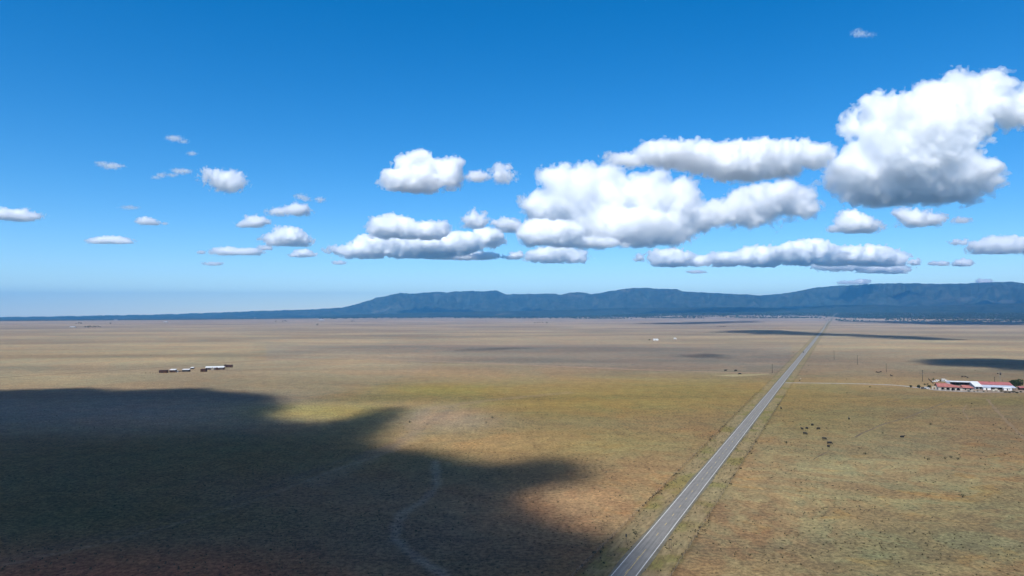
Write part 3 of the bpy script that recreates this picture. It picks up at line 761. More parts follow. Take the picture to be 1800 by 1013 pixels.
cloud('flat grey based cloud cut by the left edge', [(30, 378, 32, 9), (58, 381, 18, 5), (5, 377, 22, 8)], 388, 41)
cloud('long thin flat cloud low near the left edge', [(190, 421, 32, 6), (215, 424, 20, 4), (172, 424, 18, 4)], 428, 42)
cloud('small stretched wisp at upper far left', [(198, 292, 18, 5), (180, 288, 10, 3.6)], 298, 43, amp=1.5, dens=.008, speck=6)
cloud('small stretched wisp highest on the left', [(308, 244, 14, 4.5), (320, 248, 9, 3)], 252, 44, amp=1.5, dens=.008, speck=6)
cloud('tiny torn fleck below the highest left wisp', [(336, 269, 8, 3.6)], 274, 45, amp=1.5, dens=.007, speck=5)
cloud('torn flat wisp above left of the frayed white cloud', [(322, 302, 14, 4.5), (310, 300, 8, 3)], 308, 46, amp=1.6, dens=.008, speck=5)
cloud('thin trail of flecks left of the frayed white cloud', [(284, 308, 8, 4), (303, 308, 9, 3), (274, 312, 8, 2.5)], 315, 47, amp=1.7, dens=.007, speck=5)
cloud('faint short streak on the left above the small low puff', [(225, 364, 16, 3.2)], 368, 48, amp=1.5, dens=.006, speck=5)
cloud('small humped puff left of centre left sky', [(258, 389, 17, 5.5), (270, 392, 12, 4)], 396, 49)
cloud('tiny fleck right of the small humped puff', [(289, 393, 5, 2.2)], 396, 50, dens=.008, speck=5)

# ---- clouds overhead, out of the picture; all but the last cast shadows in it
shade_cloud('wide ragged cloud overhead shading the near left pasture', [(-700, 700), (-300, 693), (0, 684), (70, 682.5), (140, 681), (200, 686.5), (300, 683), (360, 681), (425, 687), (470, 693), (505, 700), (480, 712), (470, 728), (505, 744), (565, 748), (615, 734), (655, 714), (708, 716), (712, 740), (680, 755), (668, 770), (700, 786), (750, 792), (775, 804), (805, 816), (850, 819), (900, 812), (960, 799), (1025, 796), (1068, 814), (1085, 850), (1080, 890), (1085, 925), (1125, 950), (1160, 985), (1150, 1050), (1120, 1200), (700, 1500), (-700, 1500)],
            3, alt=2050, thick=230, dens=.060, soft=1.0, rag=.05, holes=[(985, 895, 60, 24, .55), (890, 905, 40, 10, .4), (810, 970, 40, 12, .3)])
shade_cloud('long thin cloud overhead shading the plain behind the ranch', [(1575, 636), (1600, 632), (1650, 629.5), (1740, 631), (1860, 633), (2000, 638), (1990, 652), (1850, 655), (1760, 652), (1690, 647), (1630, 642)], 5, thick=90, dens=.034, soft=.8, rag=.17)
shade_cloud('narrow cloud overhead shading the road far off', [(1240, 584.5), (1290, 580.5), (1360, 580), (1410, 583), (1450, 586), (1540, 589), (1640, 593), (1720, 598), (1640, 599), (1560, 596), (1480, 591.5), (1400, 589.5), (1320, 588)], 7, thick=80, dens=.018, soft=.8, rag=.17)
shade_cloud('thin cloud overhead shading the dark streak near the far road', [(1110, 568.5), (1200, 566.5), (1330, 564), (1345, 566), (1250, 569.5), (1170, 570.5)], 8, thick=80, dens=.018, soft=.8, rag=.17)
shade_cloud('broad cloud overhead shading the far right plain', [(1480, 565.5), (1540, 564.5), (1700, 563.5), (1900, 563), (2100, 564), (2050, 572), (1800, 571.5), (1680, 571.5), (1620, 570), (1560, 568)], 9, thick=120, dens=.018, soft=.8, rag=.17)
shade_cloud('small cloud overhead shading the draw left of the road', [(1165, 625), (1215, 621), (1262, 622), (1310, 626), (1300, 630.5), (1240, 632.5), (1190, 630)], 10, thick=50, dens=.016, soft=1.4, rag=.25)
shade_cloud('faint thin cloud overhead shading the middle plain', [(780, 616), (840, 612), (930, 610.5), (950, 612.5), (870, 617), (800, 619)], 12, thick=45, dens=.014, soft=1.4, rag=.25)
shade_cloud('added unseen cloud bank behind the viewer, whitening the light in the shade', [], 15, alt=1900, thick=300, dens=.055, soft=.8, rag=.05, world=[(-330, 60), (-1200, 1000), (-3400, 3800), (-5200, 3800), (-5600, -1500), (-3500, -4200), (1500, -4200), (3600, -2200), (2600, -500), (900, -160), (160, 30)])  # added out of view: hides blue sky, fills the shade with neutral light

# ================================================================== things on the plain
def gp(px, py):
    p = hit(px, py); return Vector((p[0], p[1], 0.0))
def far_point(px, py):
    """ground point far away, where the ground curves and rises"""
    r = ray(px, py); r = r / r[1]; D = 3000.0
    for _ in range(3000):
        x, y, z = r[0] * D, D, H + r[2] * D
        if z <= float(G(x, y)): break
        D *= 1.004
    return Vector((x, y, float(G(x, y))))
def top_z(px_y, base):                      # height at which a vertical thing on `base` reaches a photo row
    return H + (HOR - px_y) / F * base.y

# ------------------------------------------------------------------ roadside: fences, signs, scrub
def wire_fence(label, off):
    s = np.arange(-14, 489, 5.0); P = axis_pts(s, off)
    t = thing('wire_fence', label, 'fence', (P[0][0], P[0][1], 0))
    rr = random.Random(int(off * 10)); me = None
    for k, p in enumerate(P[:100]):
        lx, ly = p[0] - P[0][0], p[1] - P[0][1]
        if me is None:
            b = MB(); b.tube((0, 0, -.1), (0, 0, 1.3), .05, .045, 6); o = b.build('post', M['pole'], t); me = o
        else:
            o = me.copy(); COL.objects.link(o); o.parent = t
        o.location = (lx, ly, 0); o.rotation_euler = (rr.uniform(-.05, .05), rr.uniform(-.05, .05), 0)
    w = MB()
    for z in (.4, .75, 1.1):
        for k in range(0, 99, 9):
            a = P[k] - P[0]; c_ = P[min(k + 9, 99)] - P[0]; w.tube((a[0], a[1], z), (c_[0], c_[1], z), .008, .008, 3)
    w.build('wire', M['steel'], t)
wire_fence('barbed wire fence with thin posts along the right side of the road', 12.3)
wire_fence('barbed wire fence with thin posts along the left side of the road', -12.8)

p = gp(1101, 953.5); t = thing('road_sign', 'dark single post road sign on the left verge seen from behind', 'road sign', p, R(-25))
b = MB(); b.box(-.05, .05, -.05, .05, -.2, 2.75); b.build('post', M['timber'], t)
b = MB(); b.box(-.30, .30, -.075, -.052, 1.75, 2.7); b.build('panel', M['sign_back'], t)
p = gp(1178, 964.5); t = thing('road_sign', 'two post road sign on the right verge with dark top bar', 'road sign', p, R(-8))
for x in (-.32, .32):
    b = MB(); b.box(x - .07, x + .07, -.07, .07, -.2, 3.1); b.build('post', M['timber'], t)
b = MB(); b.box(-.46, .46, -.095, -.072, 2.72, 3.08); b.build('panel', M['sign_back'], t)
p = gp(1407.3, 667.5); t = thing('mailbox', 'small white mailbox on a post beside the gravel drive', 'mailbox', p, R(-25))
b = MB(); b.box(-.06, .06, -.06, .06, 0, 1.1); b.build('post', M['timber'], t)
b = MB(); b.tube((-.35, 0, 1.28), (.35, 0, 1.28), .22, .22, 10); b.box(-.35, .35, -.22, .22, 1.1, 1.28); b.build('box', M['white'], t)

def scrub():
    rr = np.random.RandomState(77); V = []; Q = []
    def tuft(x, y, r, h, n):
        nonlocal V, Q
        for _ in range(n):
            a = rr.uniform(0, math.tau); d = rr.uniform(0, r); cx, cy = x + math.cos(a) * d, y + math.sin(a) * d
            w = r * rr.uniform(.25, .6); hh = h * rr.uniform(.5, 1.1); b = rr.uniform(0, math.tau); ux, uy = math.cos(b) * w, math.sin(b) * w
            lx, ly = rr.uniform(-.4, .4) * hh, rr.uniform(-.4, .4) * hh
            k = len(V); V += [(cx - ux, cy - uy, -.02), (cx + ux, cy + uy, -.02), (cx + ux * .8 + lx, cy + uy * .8 + ly, hh), (cx - ux * .8 + lx, cy - uy * .8 + ly, hh * .85)]
            Q.append((k, k + 1, k + 2, k + 3))
    for side, base in ((1, 12.2), (-1, -12.6)):                     # weeds caught along the fences
        for s in np.arange(-20, 420, .8):
            c = float(perlin(np.array([s / 14, side * 3.3, 0.2])))
            if rr.rand() < .12 + c * .8:
                q = P1 + RD * s + RN * (base + rr.normal() * .8); tuft(q[0], q[1], rr.uniform(.25, .6), rr.uniform(.3, .8), 5)
    for s in np.arange(-20, 300, .6):                                # verge weeds
        for side in (-1, 1):
            if rr.rand() < .35:
                q = P1 + RD * s + RN * side * rr.uniform(4.2, 12); tuft(q[0], q[1], rr.uniform(.15, .4), rr.uniform(.2, .5), 4)
    n = 0
    while n < 4200:                                                  # scattered tufts in the pastures
        D = 175 * (3.2 ** rr.rand()); px = rr.uniform(-60, 1860); x = (px - CX) / F * D; y = D
        u = (x - P1[0]) * RN[0] + (y - P1[1]) * RN[1]
        if abs(u) < 13: continue
        if float(perlin(np.array([x / 32, y / 32, 5.5]))) + rr.uniform(-.35, .35) < .05: continue
        tuft(x, y, rr.uniform(.15, .42), rr.uniform(.18, .5), 4); n += 1
    o = mesh_np('scrub', np.array(V), np.array(Q), M['scrub'], False); o['kind'] = 'stuff'
scrub()

# ------------------------------------------------------------------ trees and shrubs
def tree(name, label, cat, loc, h, w, seed, n=260, mat='leaf', group=None, trunk=.35, lobes=7):
    t = thing(name, label, cat, loc, 0, group); rr = np.random.RandomState(seed)
    b = MB(); th = h * trunk; b.tube((0, 0, -.2), (0, 0, th), w * .035 + .06, w * .025 + .03)
    lob = []
    for k in range(lobes):
        a = k * 2.4 + rr.uniform(-.4, .4); d = w * .5 * rr.uniform(.25, .62) if k else 0
        z = th + (h - th) * (rr.uniform(.25, .72) if k else .68); c = (math.cos(a) * d, math.sin(a) * d, z)
        lob.append((c, (w * rr.uniform(.20, .30), w * rr.uniform(.20, .30), (h - th) * rr.uniform(.24, .36)))); b.tube((0, 0, th * .8), c, w * .02 + .03, .02, 5)
    b.build('trunk', M['bark'], t)
    m = MB()
    for k, (c, r) in enumerate(lob): m.leaves(c, r, n // lobes, max(.22, w * .055), seed * 31 + k)
    m.build('crown', M[mat], t); return t
def shrub(label, loc, h, w, seed, mat='juniper', n=150, group=None, name='shrub'):
    t = thing(name, label, 'shrub', loc, 0, group); b = MB()
    for k in range(4):
        a = k * 1.6; b.tube((0, 0, -.1), (math.cos(a) * w * .25, math.sin(a) * w * .25, h * .6), w * .03 + .02, .02, 5)
    b.build('trunk', M['bark'], t)
    m = MB(); rr = np.random.RandomState(seed)
    for k in range(5):
        a = rr.uniform(0, 6.3); d = w * .22 * (k > 0)
        m.leaves((math.cos(a) * d, math.sin(a) * d, h * rr.uniform(.45, .62)), (w * .3, w * .3, h * .38), n // 5, max(.1, w * .085), seed * 7 + k)
    m.build('foliage', M[mat], t); return t

tree('tree', 'big spreading dark green tree right of the red roofed barn', 'tree', gp(1784.5, 682.0), 8.6, 13.0, 3, 2200, lobes=12, trunk=.16)
shrub('round dark juniper where the drive reaches the ranch, leftmost of three', gp(1601, 681.6), 2.8, 3.2, 1, n=220)
shrub('round dark juniper in the middle of three beside the ranch drive', gp(1616, 682.6), 3.6, 4.4, 2, n=260)
shrub('round dark juniper nearest the arcade of three beside the drive', gp(1633, 682.8), 3.6, 4.2, 3, n=260)
for k, (x, y, h, w, lb) in enumerate([(1626, 677.2, 1.8, 3.4, 'low grey green bush behind the middle round juniper'), (1630.5, 676.6, 1.6, 2.6, 'low bush left of the arcaded house gable'), (1702.5, 688.8, 1.5, 3.2, 'dark bush in front of the courtyard right of the house'),
                                      (1712, 689.0, 1.1, 2.2, 'small dark bush below the white barn, left of the pair'), (1718.5, 688.6, 1.2, 2.0, 'small dark bush below the white barn door'), (1729.5, 689.2, 1.2, 2.4, 'small dark bush in front of the white box shed'),
                                      (1736, 688.4, .9, 1.6, 'tiny bush right of the bush before the white box shed'), (1760, 688.8, 1.5, 3.8, 'dark bush right of the pale rock heap'), (1767, 690.5, 1.4, 4.0, 'dark bush in front of the right hand white shed'),
                                      (1775, 691.2, 1.7, 3.8, 'dark bush in a row below the big tree, left end'), (1781, 690.4, 1.9, 3.6, 'tallest dark bush in the row below the big tree'), (1788, 691.4, 1.5, 4.2, 'wide dark bush in the row below the big tree'), (1795, 690.3, 1.3, 3.0, 'dark bush at the right edge below the red roofed hut'),
                                      (1674, 687.4, .8, 1.3, 'tiny bush at the foot of the arcade'), (1694, 684.6, 1.2, 2.6, 'dark bush at the right end of the house wing')]):
    shrub(lb, gp(x, y), h, w, 10 + k, n=110)

proto = [shrub('dark low bush standing alone at the fence line by the drive', gp(1406, 670.2), 1.3, 1.7, 40 + k, n=60) for k in range(1)][0]
DOTS = [(1382, 779.5, 'dark ragged bush left of the cattle herd'), (1487.7, 667.3, 'lone bush just north of the gravel drive'), (1529, 681.3, 'lone dark bush just south of the gravel drive'), (1489, 692, 'lone bush between gravel drive and cattle'), (1552, 762.5, 'lone dark bush at the end of the cattle trail'),
        (1521.2, 799.3, 'black looking bush alone below the cattle herd'), (1635, 747.6, 'lone bush right of the long cattle trail'), (1708, 710.5, 'lone dark bush in the pasture below the ranch'), (1767, 799.3, 'lone bush near the right edge of the pasture'), (1661.7, 807.3, 'bush at left of the three in a row'), (1671.7, 805.6, 'middle bush of the three in a row'),
        (1683.3, 808.6, 'bush at right of the three in a row'), (1631, 809.3, 'small bush left of the row of three'), (1746.7, 748.3, 'bush left of the tan cattle track'), (1759, 754.3, 'bush on the edge of the tan cattle track'), (1691.7, 874.6, 'lone bush low in the right pasture'), (1420.5, 644, 'lone bush right of the far road fence'),
        (1394.5, 620.5, 'lone dark bush left of the road near the car'), (1642, 655.8, 'lone dark bush behind the ranch beyond the tall pole'), (1793, 668.2, 'dark bush beyond the big tree'), (1758, 657.6, 'bush on the shaded strip behind the red barn'), (1714, 651.8, 'bush in the shaded strip behind the white shed'),
        (720, 743.5, 'lone dark bush in the sunny middle pasture'), (866, 736, 'lone dark bush left of the yellow green pasture'), (1117, 940, 'dark bush on the left verge behind the single post sign'), (55, 625, 'tiny dark bush far out in the left pasture'), (265, 625.5, 'tiny dark bush above the left homestead')]
for k, (x, y, lb) in enumerate(DOTS):
    dup(proto, gp(x, y), k * 1.3, lb, random.Random(k).uniform(.75, 1.35))
del k

# ------------------------------------------------------------------ cattle: one skinned body each
def animal(pts, grid=.035, sm=.06):
    a_ = np.array([q[0] for q in pts]); b_ = np.array([q[1] for q in pts]); ra = [q[2] for q in pts]; rb = [q[3] for q in pts]
    mn = np.minimum(a_, b_).min(0) - .5; mx = np.maximum(a_, b_).max(0) + .5
    n = np.ceil((mx - mn) / grid).astype(int); g = np.stack(np.meshgrid(*[mn[k] + np.arange(n[k]) * grid for k in range(3)], indexing='ij'), -1)
    f = np.full(n, -9.0)
    for k in range(len(pts)):
        ab = b_[k] - a_[k]; t = np.clip(((g - a_[k]) @ ab) / max(ab @ ab, 1e-9), 0, 1)
        d = ra[k] + (rb[k] - ra[k]) * t - np.linalg.norm(g - a_[k] - t[..., None] * ab, axis=-1)
        h = np.clip(.5 + .5 * (f - d) / sm, 0, 1); f = d * (1 - h) + f * h + sm * h * (1 - h)
    return surface_nets(f, mn, grid)
def cow_pts(head):
    L = []
    A = lambda a, b, r0, r1: L.append((a, b, r0, r1))
    A((.70, 0, 1.02), (.0, 0, .98), .37, .40); A((.0, 0, .98), (-.72, 0, 1.06), .40, .33); A((.35, 0, .86), (-.2, 0, .82), .32, .33)
    A((-.80, 0, 1.10), (-.95, 0, 1.05), .24, .16)
    if head == 'graze':
        A((.85, 0, 1.05), (1.22, 0, .62), .26, .17); A((1.24, 0, .60), (1.42, 0, .20), .15, .09); e = (1.24, .60)
    else:
        A((.85, 0, 1.10), (1.22, 0, 1.36), .26, .17); A((1.26, 0, 1.38), (1.64, 0, 1.22), .16, .09); e = (1.24, 1.44)
    for s in (-1, 1):
        A((.62, .20 * s, .85), (.66, .20 * s, .45), .16, .085); A((.66, .20 * s, .45), (.65, .20 * s, .06), .075, .06)
        A((-.68, .20 * s, .95), (-.60, .21 * s, .58), .22, .11); A((-.60, .21 * s, .58), (-.80, .21 * s, .46), .10, .08); A((-.80, .21 * s, .46), (-.76, .21 * s, .06), .075, .06)
        A((e[0], .10 * s, e[1]), (e[0] - .06, .27 * s, e[1] + .02), .05, .03)
    A((-.98, 0, 1.22), (-1.06, 0, .75), .035, .03); A((-1.06, 0, .75), (-1.06, 0, .5), .05, .03)
    return L
def lying_pts():
    L = [((.6, 0, .42), (-.6, 0, .40), .36, .38), ((.75, 0, .55), (1.1, 0, .85), .24, .16), ((1.12, 0, .88), (1.45, 0, .74), .15, .09), ((.55, .3, .18), (.95, .34, .1), .12, .07), ((-.5, .35, .25), (-.1, .48, .12), .18, .08), ((-.95, 0, .5), (-1.05, .1, .15), .05, .03), ((.55, -.3, .16), (.2, -.4, .1), .12, .07)]
    for s in (-1, 1): L.append(((1.1, .1 * s, .95), (1.05, .27 * s, .97), .05, .03))
    return L
COWS = {k: animal(v) for k, v in (('graze', cow_pts('graze')), ('up', cow_pts('up')), ('lie', lying_pts()))}
CM = {}
def cow(label, px, py, kind, head, mat='cow', s=1.12, group='cattle grazing in the right pasture'):
    key = (kind, mat)
    if key not in CM:
        V, Q = COWS[kind]; o = mesh_np('cow', V, Q, M[mat]); CM[key] = o.data
    else:
        o = bpy.data.objects.new('cow', CM[key]); COL.objects.link(o)
    o.location = gp(px, py); o.rotation_euler = (0, 0, R(head)); o.scale = (s, s, s)
    tag(o, label, 'cow', group)
cow('black cow close to the right roadside fence, apart from the herd', 1373, 719.5, 'up', 80)
cow('black cow at the top of the cluster of five', 1427.8, 749, 'graze', 40)
cow('black cow at the left of the cluster of five, seen end on', 1410, 756, 'up', 100)
cow('black cow between the left cow and the side on cow', 1418.5, 755, 'graze', 95)
cow('black cow standing side on at the right of the cluster of five', 1439, 755.6, 'graze', 188)
cow('black cow at the bottom of the cluster of five', 1415, 764.2, 'graze', -40)
cow('black cow walking below right of the cluster, head down', 1448.7, 773.4, 'graze', -28)
cow('large black cow side on above the lowest cow of the herd', 1458, 781.6, 'graze', -15, s=1.25)
cow('lowest black cow of the herd seen end on', 1456.3, 787, 'up', -80, s=1.0)
cow('black cow alone above right of the herd', 1492.4, 738, 'up', 70)
cow('black cow lying down well right of the herd', 1585.8, 769, 'lie', 5, s=1.3)
for k, (x, y, h, lb) in enumerate([(1540.6, 655.3, 20, 'dark cow leftmost of three beyond the gravel drive'), (1544.4, 656.0, 150, 'dark cow lowest of three beyond the gravel drive'), (1547.8, 655.0, 10, 'dark cow rightmost of three beyond the gravel drive'), (1567.4, 662.2, 170, 'dark cow alone near the second tall pole from the ranch'), (1565, 660.3, 60, 'dark cow just above the lone cow near the pole'),
                               (1691.7, 663.4, 0, 'dark cow leftmost of three behind the long open shed'), (1697, 663.8, 180, 'dark cow in the middle of three behind the long open shed'), (1700.7, 664.8, 30, 'dark cow rightmost of three behind the long open shed')]):
    cow(lb, x, y, 'graze', h, 'cow_brown', 1.15, 'cattle beyond the gravel drive')
for k, (x, y, h, lb) in enumerate([(1275.4, 652.8, 0, 'black cow left of two standing above the red dirt track'), (1293.6, 653.0, 180, 'black cow right of two standing above the red dirt track'), (1300.5, 659.0, 170, 'black cow standing on the straw patch below the red dirt track')]):
    cow(lb, x, y, 'graze' if k else 'up', h, 'cow', 1.55, 'cattle by the red dirt track')

# ------------------------------------------------------------------ poles
def pole(label, px, yb, yt, arms=1, box=False, d=.24):
    b0 = gp(px, yb); h = top_z(yt, b0); t = thing('utility_pole', label, 'utility pole', b0, R(25), 'utility poles on the plain')
    b = MB(); b.tube((0, 0, -.3), (0, 0, h), d, d * .75, 8); b.build('pole', M['pole'], t)
    for k in range(arms):
        z = h - .5 - k * 1.6; c = MB(); c.box(-1.25, 1.25, -.26, -.14, z - .08, z + .08)
        o = c.build('crossarm', M['pole'], t)
        i = MB()
        for x in (-1.1, -.5, .5, 1.1): i.lathe([(.05, 0), (.07, .06), (.03, .16)], (x, -.2, z + .08), 6)
        i.build('insulator', M['steel'], o)
    if box:
        c = MB(); c.lathe([(.30, 0), (.34, .05), (.34, .95), (.2, 1.05)], (.5, 0, h * .62), 12); c.build('transformer', M['steel'], t)
    return t
pole('tall wooden pole with crossarms and transformer left of the ranch house', 1621.7, 670.8, 650, 2, True, .28)
pole('wooden pole next out from the ranch along the line', 1558, 654.8, 638.6)
pole('wooden pole midway along the line toward the far road', 1507.5, 641.3, 624)
pole('wooden pole nearest the far road at the end of the line', 1466.3, 632.5, 616.2)
pole('wooden pole left of the road above the straw patch', 1357.5, 656, 640)
pole('wooden pole rising behind the red roofed barn', 1748.4, 673.5, 661.8, 1, False, .26)
pole('short pole carrying a dark canister behind the red roofed barn', 1762, 674.2, 666.0, 0, True, .12)

# windpump behind the barn
b0 = gp(1758.3, 675.5); hz = top_z(656.6, b0); t = thing('windpump', 'thin steel windpump tower with dark wheel behind the red roofed barn', 'windpump', b0, R(20))
b = MB()
for sx in (-1, 1):
    for sy in (-1, 1): b.tube((sx * 1.2, sy * 1.2, -.1), (sx * .15, sy * .15, hz - .4), .05, .04, 5)
for z in np.arange(1.5, hz - 1, 2.0):
    q = 1.2 - 1.05 * z / hz
    for (a, c) in (((-q, -q), (q, -q)), ((q, -q), (q, q)), ((q, q), (-q, q)), ((-q, q), (-q, -q))): b.tube((*a, z), (*c, z), .025, .025, 4)
b.build('tower', M['steel'], t)
b = MB(); b.tube((0, -.55, hz), (0, -.35, hz), .18, .18, 10); b.tube((0, -.4, hz), (0, .5, hz), .06, .06, 6)
b.build('hub', M['dark_metal'], t)
b = MB()
for k in range(14):
    a = math.tau * k / 14; c, s = math.cos(a), math.sin(a); w = .16
    p0 = [(c * .35 - s * w * .5, -.50, hz + s * .35 + c * w * .5), (c * .35 + s * w * .5, -.42, hz + s * .35 - c * w * .5), (c * 1.45 + s * w * 1.2, -.40, hz + s * 1.45 - c * w * 1.2), (c * 1.45 - s * w * 1.2, -.52, hz + s * 1.45 + c * w * 1.2)]
    b.slab(p0, .02)
b.build('wheel', M['dark_metal'], t)
b = MB(); b.box(-.015, .015, .5, 2.5, hz - .05, hz + .05); b.box(-.012, .012, 1.6, 3.0, hz - .45, hz + .5); b.build('tail', M['dark_metal'], t)

# ------------------------------------------------------------------ buildings
def arch_wall(mb, x0, x1, z1, y, arches, th=.35):
    """an arcade front in the plane y: piers and round arches, with real thickness"""
    xs = x0
    for (cx, w, spring) in arches:
        a, b_ = cx - w / 2, cx + w / 2
        mb.box(xs, a, y, y + th, 0, z1); n = 10
        pts = [(cx - w / 2 * math.cos(math.pi * k / n), spring + w / 2 * math.sin(math.pi * k / n)) for k in range(n + 1)]
        for (p, q) in zip(pts[:-1], pts[1:]):
            mb.poly([(p[0], y, p[1]), (q[0], y, q[1]), (q[0], y, z1), (p[0], y, z1)])
            mb.poly([(q[0], y + th, q[1]), (p[0], y + th, p[1]), (p[0], y + th, z1), (q[0], y + th, z1)])
            mb.poly([(p[0], y + th, p[1]), (q[0], y + th, q[1]), (q[0], y, q[1]), (p[0], y, p[1])])
        xs = b_
    mb.box(xs, x1, y, y + th, 0, z1)
RY = R(-20)
def opening(name, parent, x0, x1, z0, z1, y, mat='glass', frame=True):
    b = MB(); b.box(x0, x1, y - .03, y + .03, z0, z1); o = b.build(name, M[mat], parent)
    if frame:
        f = MB(); w = .1
        for q in ((x0 - w, x0, z0, z1), (x1, x1 + w, z0, z1), (x0 - w, x1 + w, z1, z1 + w), (x0 - w, x1 + w, z0 - w, z0)): f.box(q[0], q[1], y - .06, y + .02, q[2], q[3])
        f.build('frame', M['white'], o)
    return o

# the arcaded ranch house
A0 = gp(1649.2, 685.6); t = thing('ranch_house', 'long ranch house with red tiled roof and four front arches', 'house', A0, RY); W = 20.5
b = MB(); arch_wall(b, 0, W, 3.2, 0, [(4.0 + 4.3 * k, 3.1, 1.0) for k in range(4)]); b.build('arcade', M['plaster'], t)
b = MB(); b.box(.35, W - .35, 3.6, 13, 0, 3.15); b.box(0, .3, .4, 3.6, 0, 3.1); b.box(W - .3, W, .4, 3.6, 0, 3.1)
b.poly([(.35, 3.6, 3.15), (.35, 13, 3.15), (.35, 7.2, 5.9)]); b.build('wall', M['plaster'], t)
for x in (3.2, 7.6, 16.2): opening('window', t, x, x + 2.2, .5, 2.5, 3.55)  # enlarged dark panes stand in for deep shade behind the arches
opening('door', t, 11.8, 13.6, 0.02, 2.5, 3.55, 'brown')
b = MB(); L0, L1 = -.7, W + .5
b.slab([(L0, -.7, 3.1), (L1, -.7, 3.1), (9, 7, 6.1), (L0, 7, 6.1)], .18); b.slab([(L1, 14, 3.0), (L0, 14, 3.0), (L0, 7.01, 6.1), (9, 7.01, 6.1)], .18); b.slab([(L1 + .01, -.69, 3.1), (L1 + .01, 13.99, 3.0), (9.03, 7.01, 6.1), (9.03, 7, 6.1)], .16)
b.tube((L0, 7, 6.15), (9, 7, 6.15), .14, .14, 8); b.build('roof', M['tile'], t)
bb = MB(); bb.box(8.2, 9.2, 8.2, 9.0, 4.9, 6.7); bb.box(8.1, 9.3, 8.1, 9.1, 6.7, 6.85); bb.build('chimney', M['plaster'], t)
b = MB(); b.box(W + .05, W + 9.5, 2.8, 10.5, 0, 2.75); w_ = b.build('wing', M['plaster'], t)
for x in (W + 2.0, W + 6.2): opening('window', w_, x, x + 1.8, .5, 2.2, 2.75)
b = MB(); b.slab([(W + .6, 1.8, 2.62), (W + 10.2, 1.8, 2.62), (W + 7.0, 6.6, 4.9), (W - .0, 6.6, 4.9)], .16); b.slab([(W + 10.2, 11.2, 2.7), (W + .6, 11.2, 2.7), (W, 6.61, 4.9), (W + 7.0, 6.61, 4.9)], .16); b.slab([(W + 10.2, 1.81, 2.62), (W + 10.2, 11.19, 2.7), (W + 7.01, 6.61, 4.9), (W + 7.01, 6.6, 4.9)], .16)
b.build('wing_roof', M['tile'], t)
# gatehouse-like side wall at the left gable
b = MB(); arch_wall(b, -4.6, -.75, 3.0, 3.2, [(-2.6, 1.7, 1.4)]); b.build('side_arch', M['plaster'], t)

# long open shed
A1 = gp(1671.5, 677.2); t = thing('open_shed', 'long open fronted shed with bright white roof behind the house', 'shed', A1, RY); W1 = 27
b = MB(); b.slab([(-.6, -.7, 3.5), (W1 + .4, -.7, 3.5), (W1 + .4, 6.6, 4.0), (-.6, 6.6, 4.0)], .12); b.build('roof', M['white_metal'], t)
b = MB(); b.box(-.1, W1, 6.0, 6.15, 0, 3.8); b.box(-.1, .05, .1, 6.0, 0, 3.3); b.box(W1 - .15, W1, .1, 6.0, 0, 3.3); b.build('wall', M['dark'], t)  # walls coloured near-black for the shade under the roof
for k in range(8):
    b = MB(); x = .3 + k * (W1 - .6) / 7; b.box(x - .1, x + .1, -.1, .1, 0, 3.4); b.build('post', M['timber'], t)
b = MB(); b.box(-.1, .05, .1, 6.0, 3.32, 3.42); b.box(-3.2, -.3, .8, 7.0, 0, 2.9); b.slab([(-3.4, .5, 2.9), (-.15, .5, 2.9), (-.15, 7.3, 3.5), (-3.4, 7.3, 3.5)], .1); b.build('end_annex', M['grey_metal'], t)

# white barn wing
A2 = gp(1714.2, 684.2); t = thing('barn', 'bright white roofed barn wing between open shed and red barn', 'barn', A2, RY); W2 = 6.4
b = MB(); b.slab([(-.4, -.6, 2.55), (W2 + .4, -.6, 2.55), (W2 + .4, 19, 6.0), (-.4, 19, 6.0)], .15); b.build('roof', M['white_metal'], t)
b = MB(); b.box(0, W2, 0, .15, 2.0, 2.45); b.box(0, .5, 0, .15, 0, 2.0); b.box(W2 - .4, W2, 0, .15, 0, 2.0); b.box(W2 / 2 - .25, W2 / 2 + .25, 0, .15, 0, 2.0)
b.poly([(0, .15, 0), (0, 19, 0), (0, 19, 5.85), (0, .15, 2.5)]); b.poly([(W2, 19, 0), (W2, .15, 0), (W2, .15, 2.5), (W2, 19, 5.85)]); b.build('wall', M['grey_metal'], t)
for x in (.5, W2 / 2 + .25):
    b = MB(); b.box(x, x + W2 / 2 - .75, .25, .33, 0, 2.0); b.build('door', M['dark'], t)  # near-black sheets stand in for shade inside the door openings

# red roofed barn with white lean-to
A3 = gp(1724.2, 684.4); t = thing('barn', 'large barn with dusty red upper roof and white lean-to', 'barn', A3, RY); W3 = 29
b = MB(); b.slab([(-.2, 9.3, 3.9), (W3 + .3, 9.3, 3.9), (W3 + .3, 19, 5.9), (-.2, 19, 5.9)], .15); b.slab([(W3 + .3, 28, 3.6), (-.2, 28, 3.6), (-.2, 19.01, 5.9), (W3 + .3, 19.01, 5.9)], .15)
b.tube((-.2, 19, 5.93), (W3 + .3, 19, 5.93), .12, .12, 6); b.build('roof', M['red_metal'], t)
b = MB(); b.slab([(-.2, -.5, 2.35), (W3 + .5, -.5, 2.35), (W3 + .5, 9.5, 3.62), (-.2, 9.5, 3.62)], .14); b.build('lean_to_roof', M['pale_metal'], t)
b = MB(); b.box(0, W3, 9.4, 9.6, 0, 3.85); b.box(0, W3, 27.4, 27.6, 0, 3.6); b.box(W3 - .15, W3, 9.6, 27.4, 0, 3.55); b.poly([(W3, 9.6, 3.55), (W3, 27.4, 3.55), (W3, 19, 5.7)]); b.box(0, .15, .3, 9.4, 0, 2.3); b.build('wall', M['brown'], t)
for k in range(7):
    b = MB(); x = .3 + k * (W3 - .6) / 6; b.box(x - .11, x + .11, -.1, .1, 0, 2.25); b.build('post', M['timber'], t)
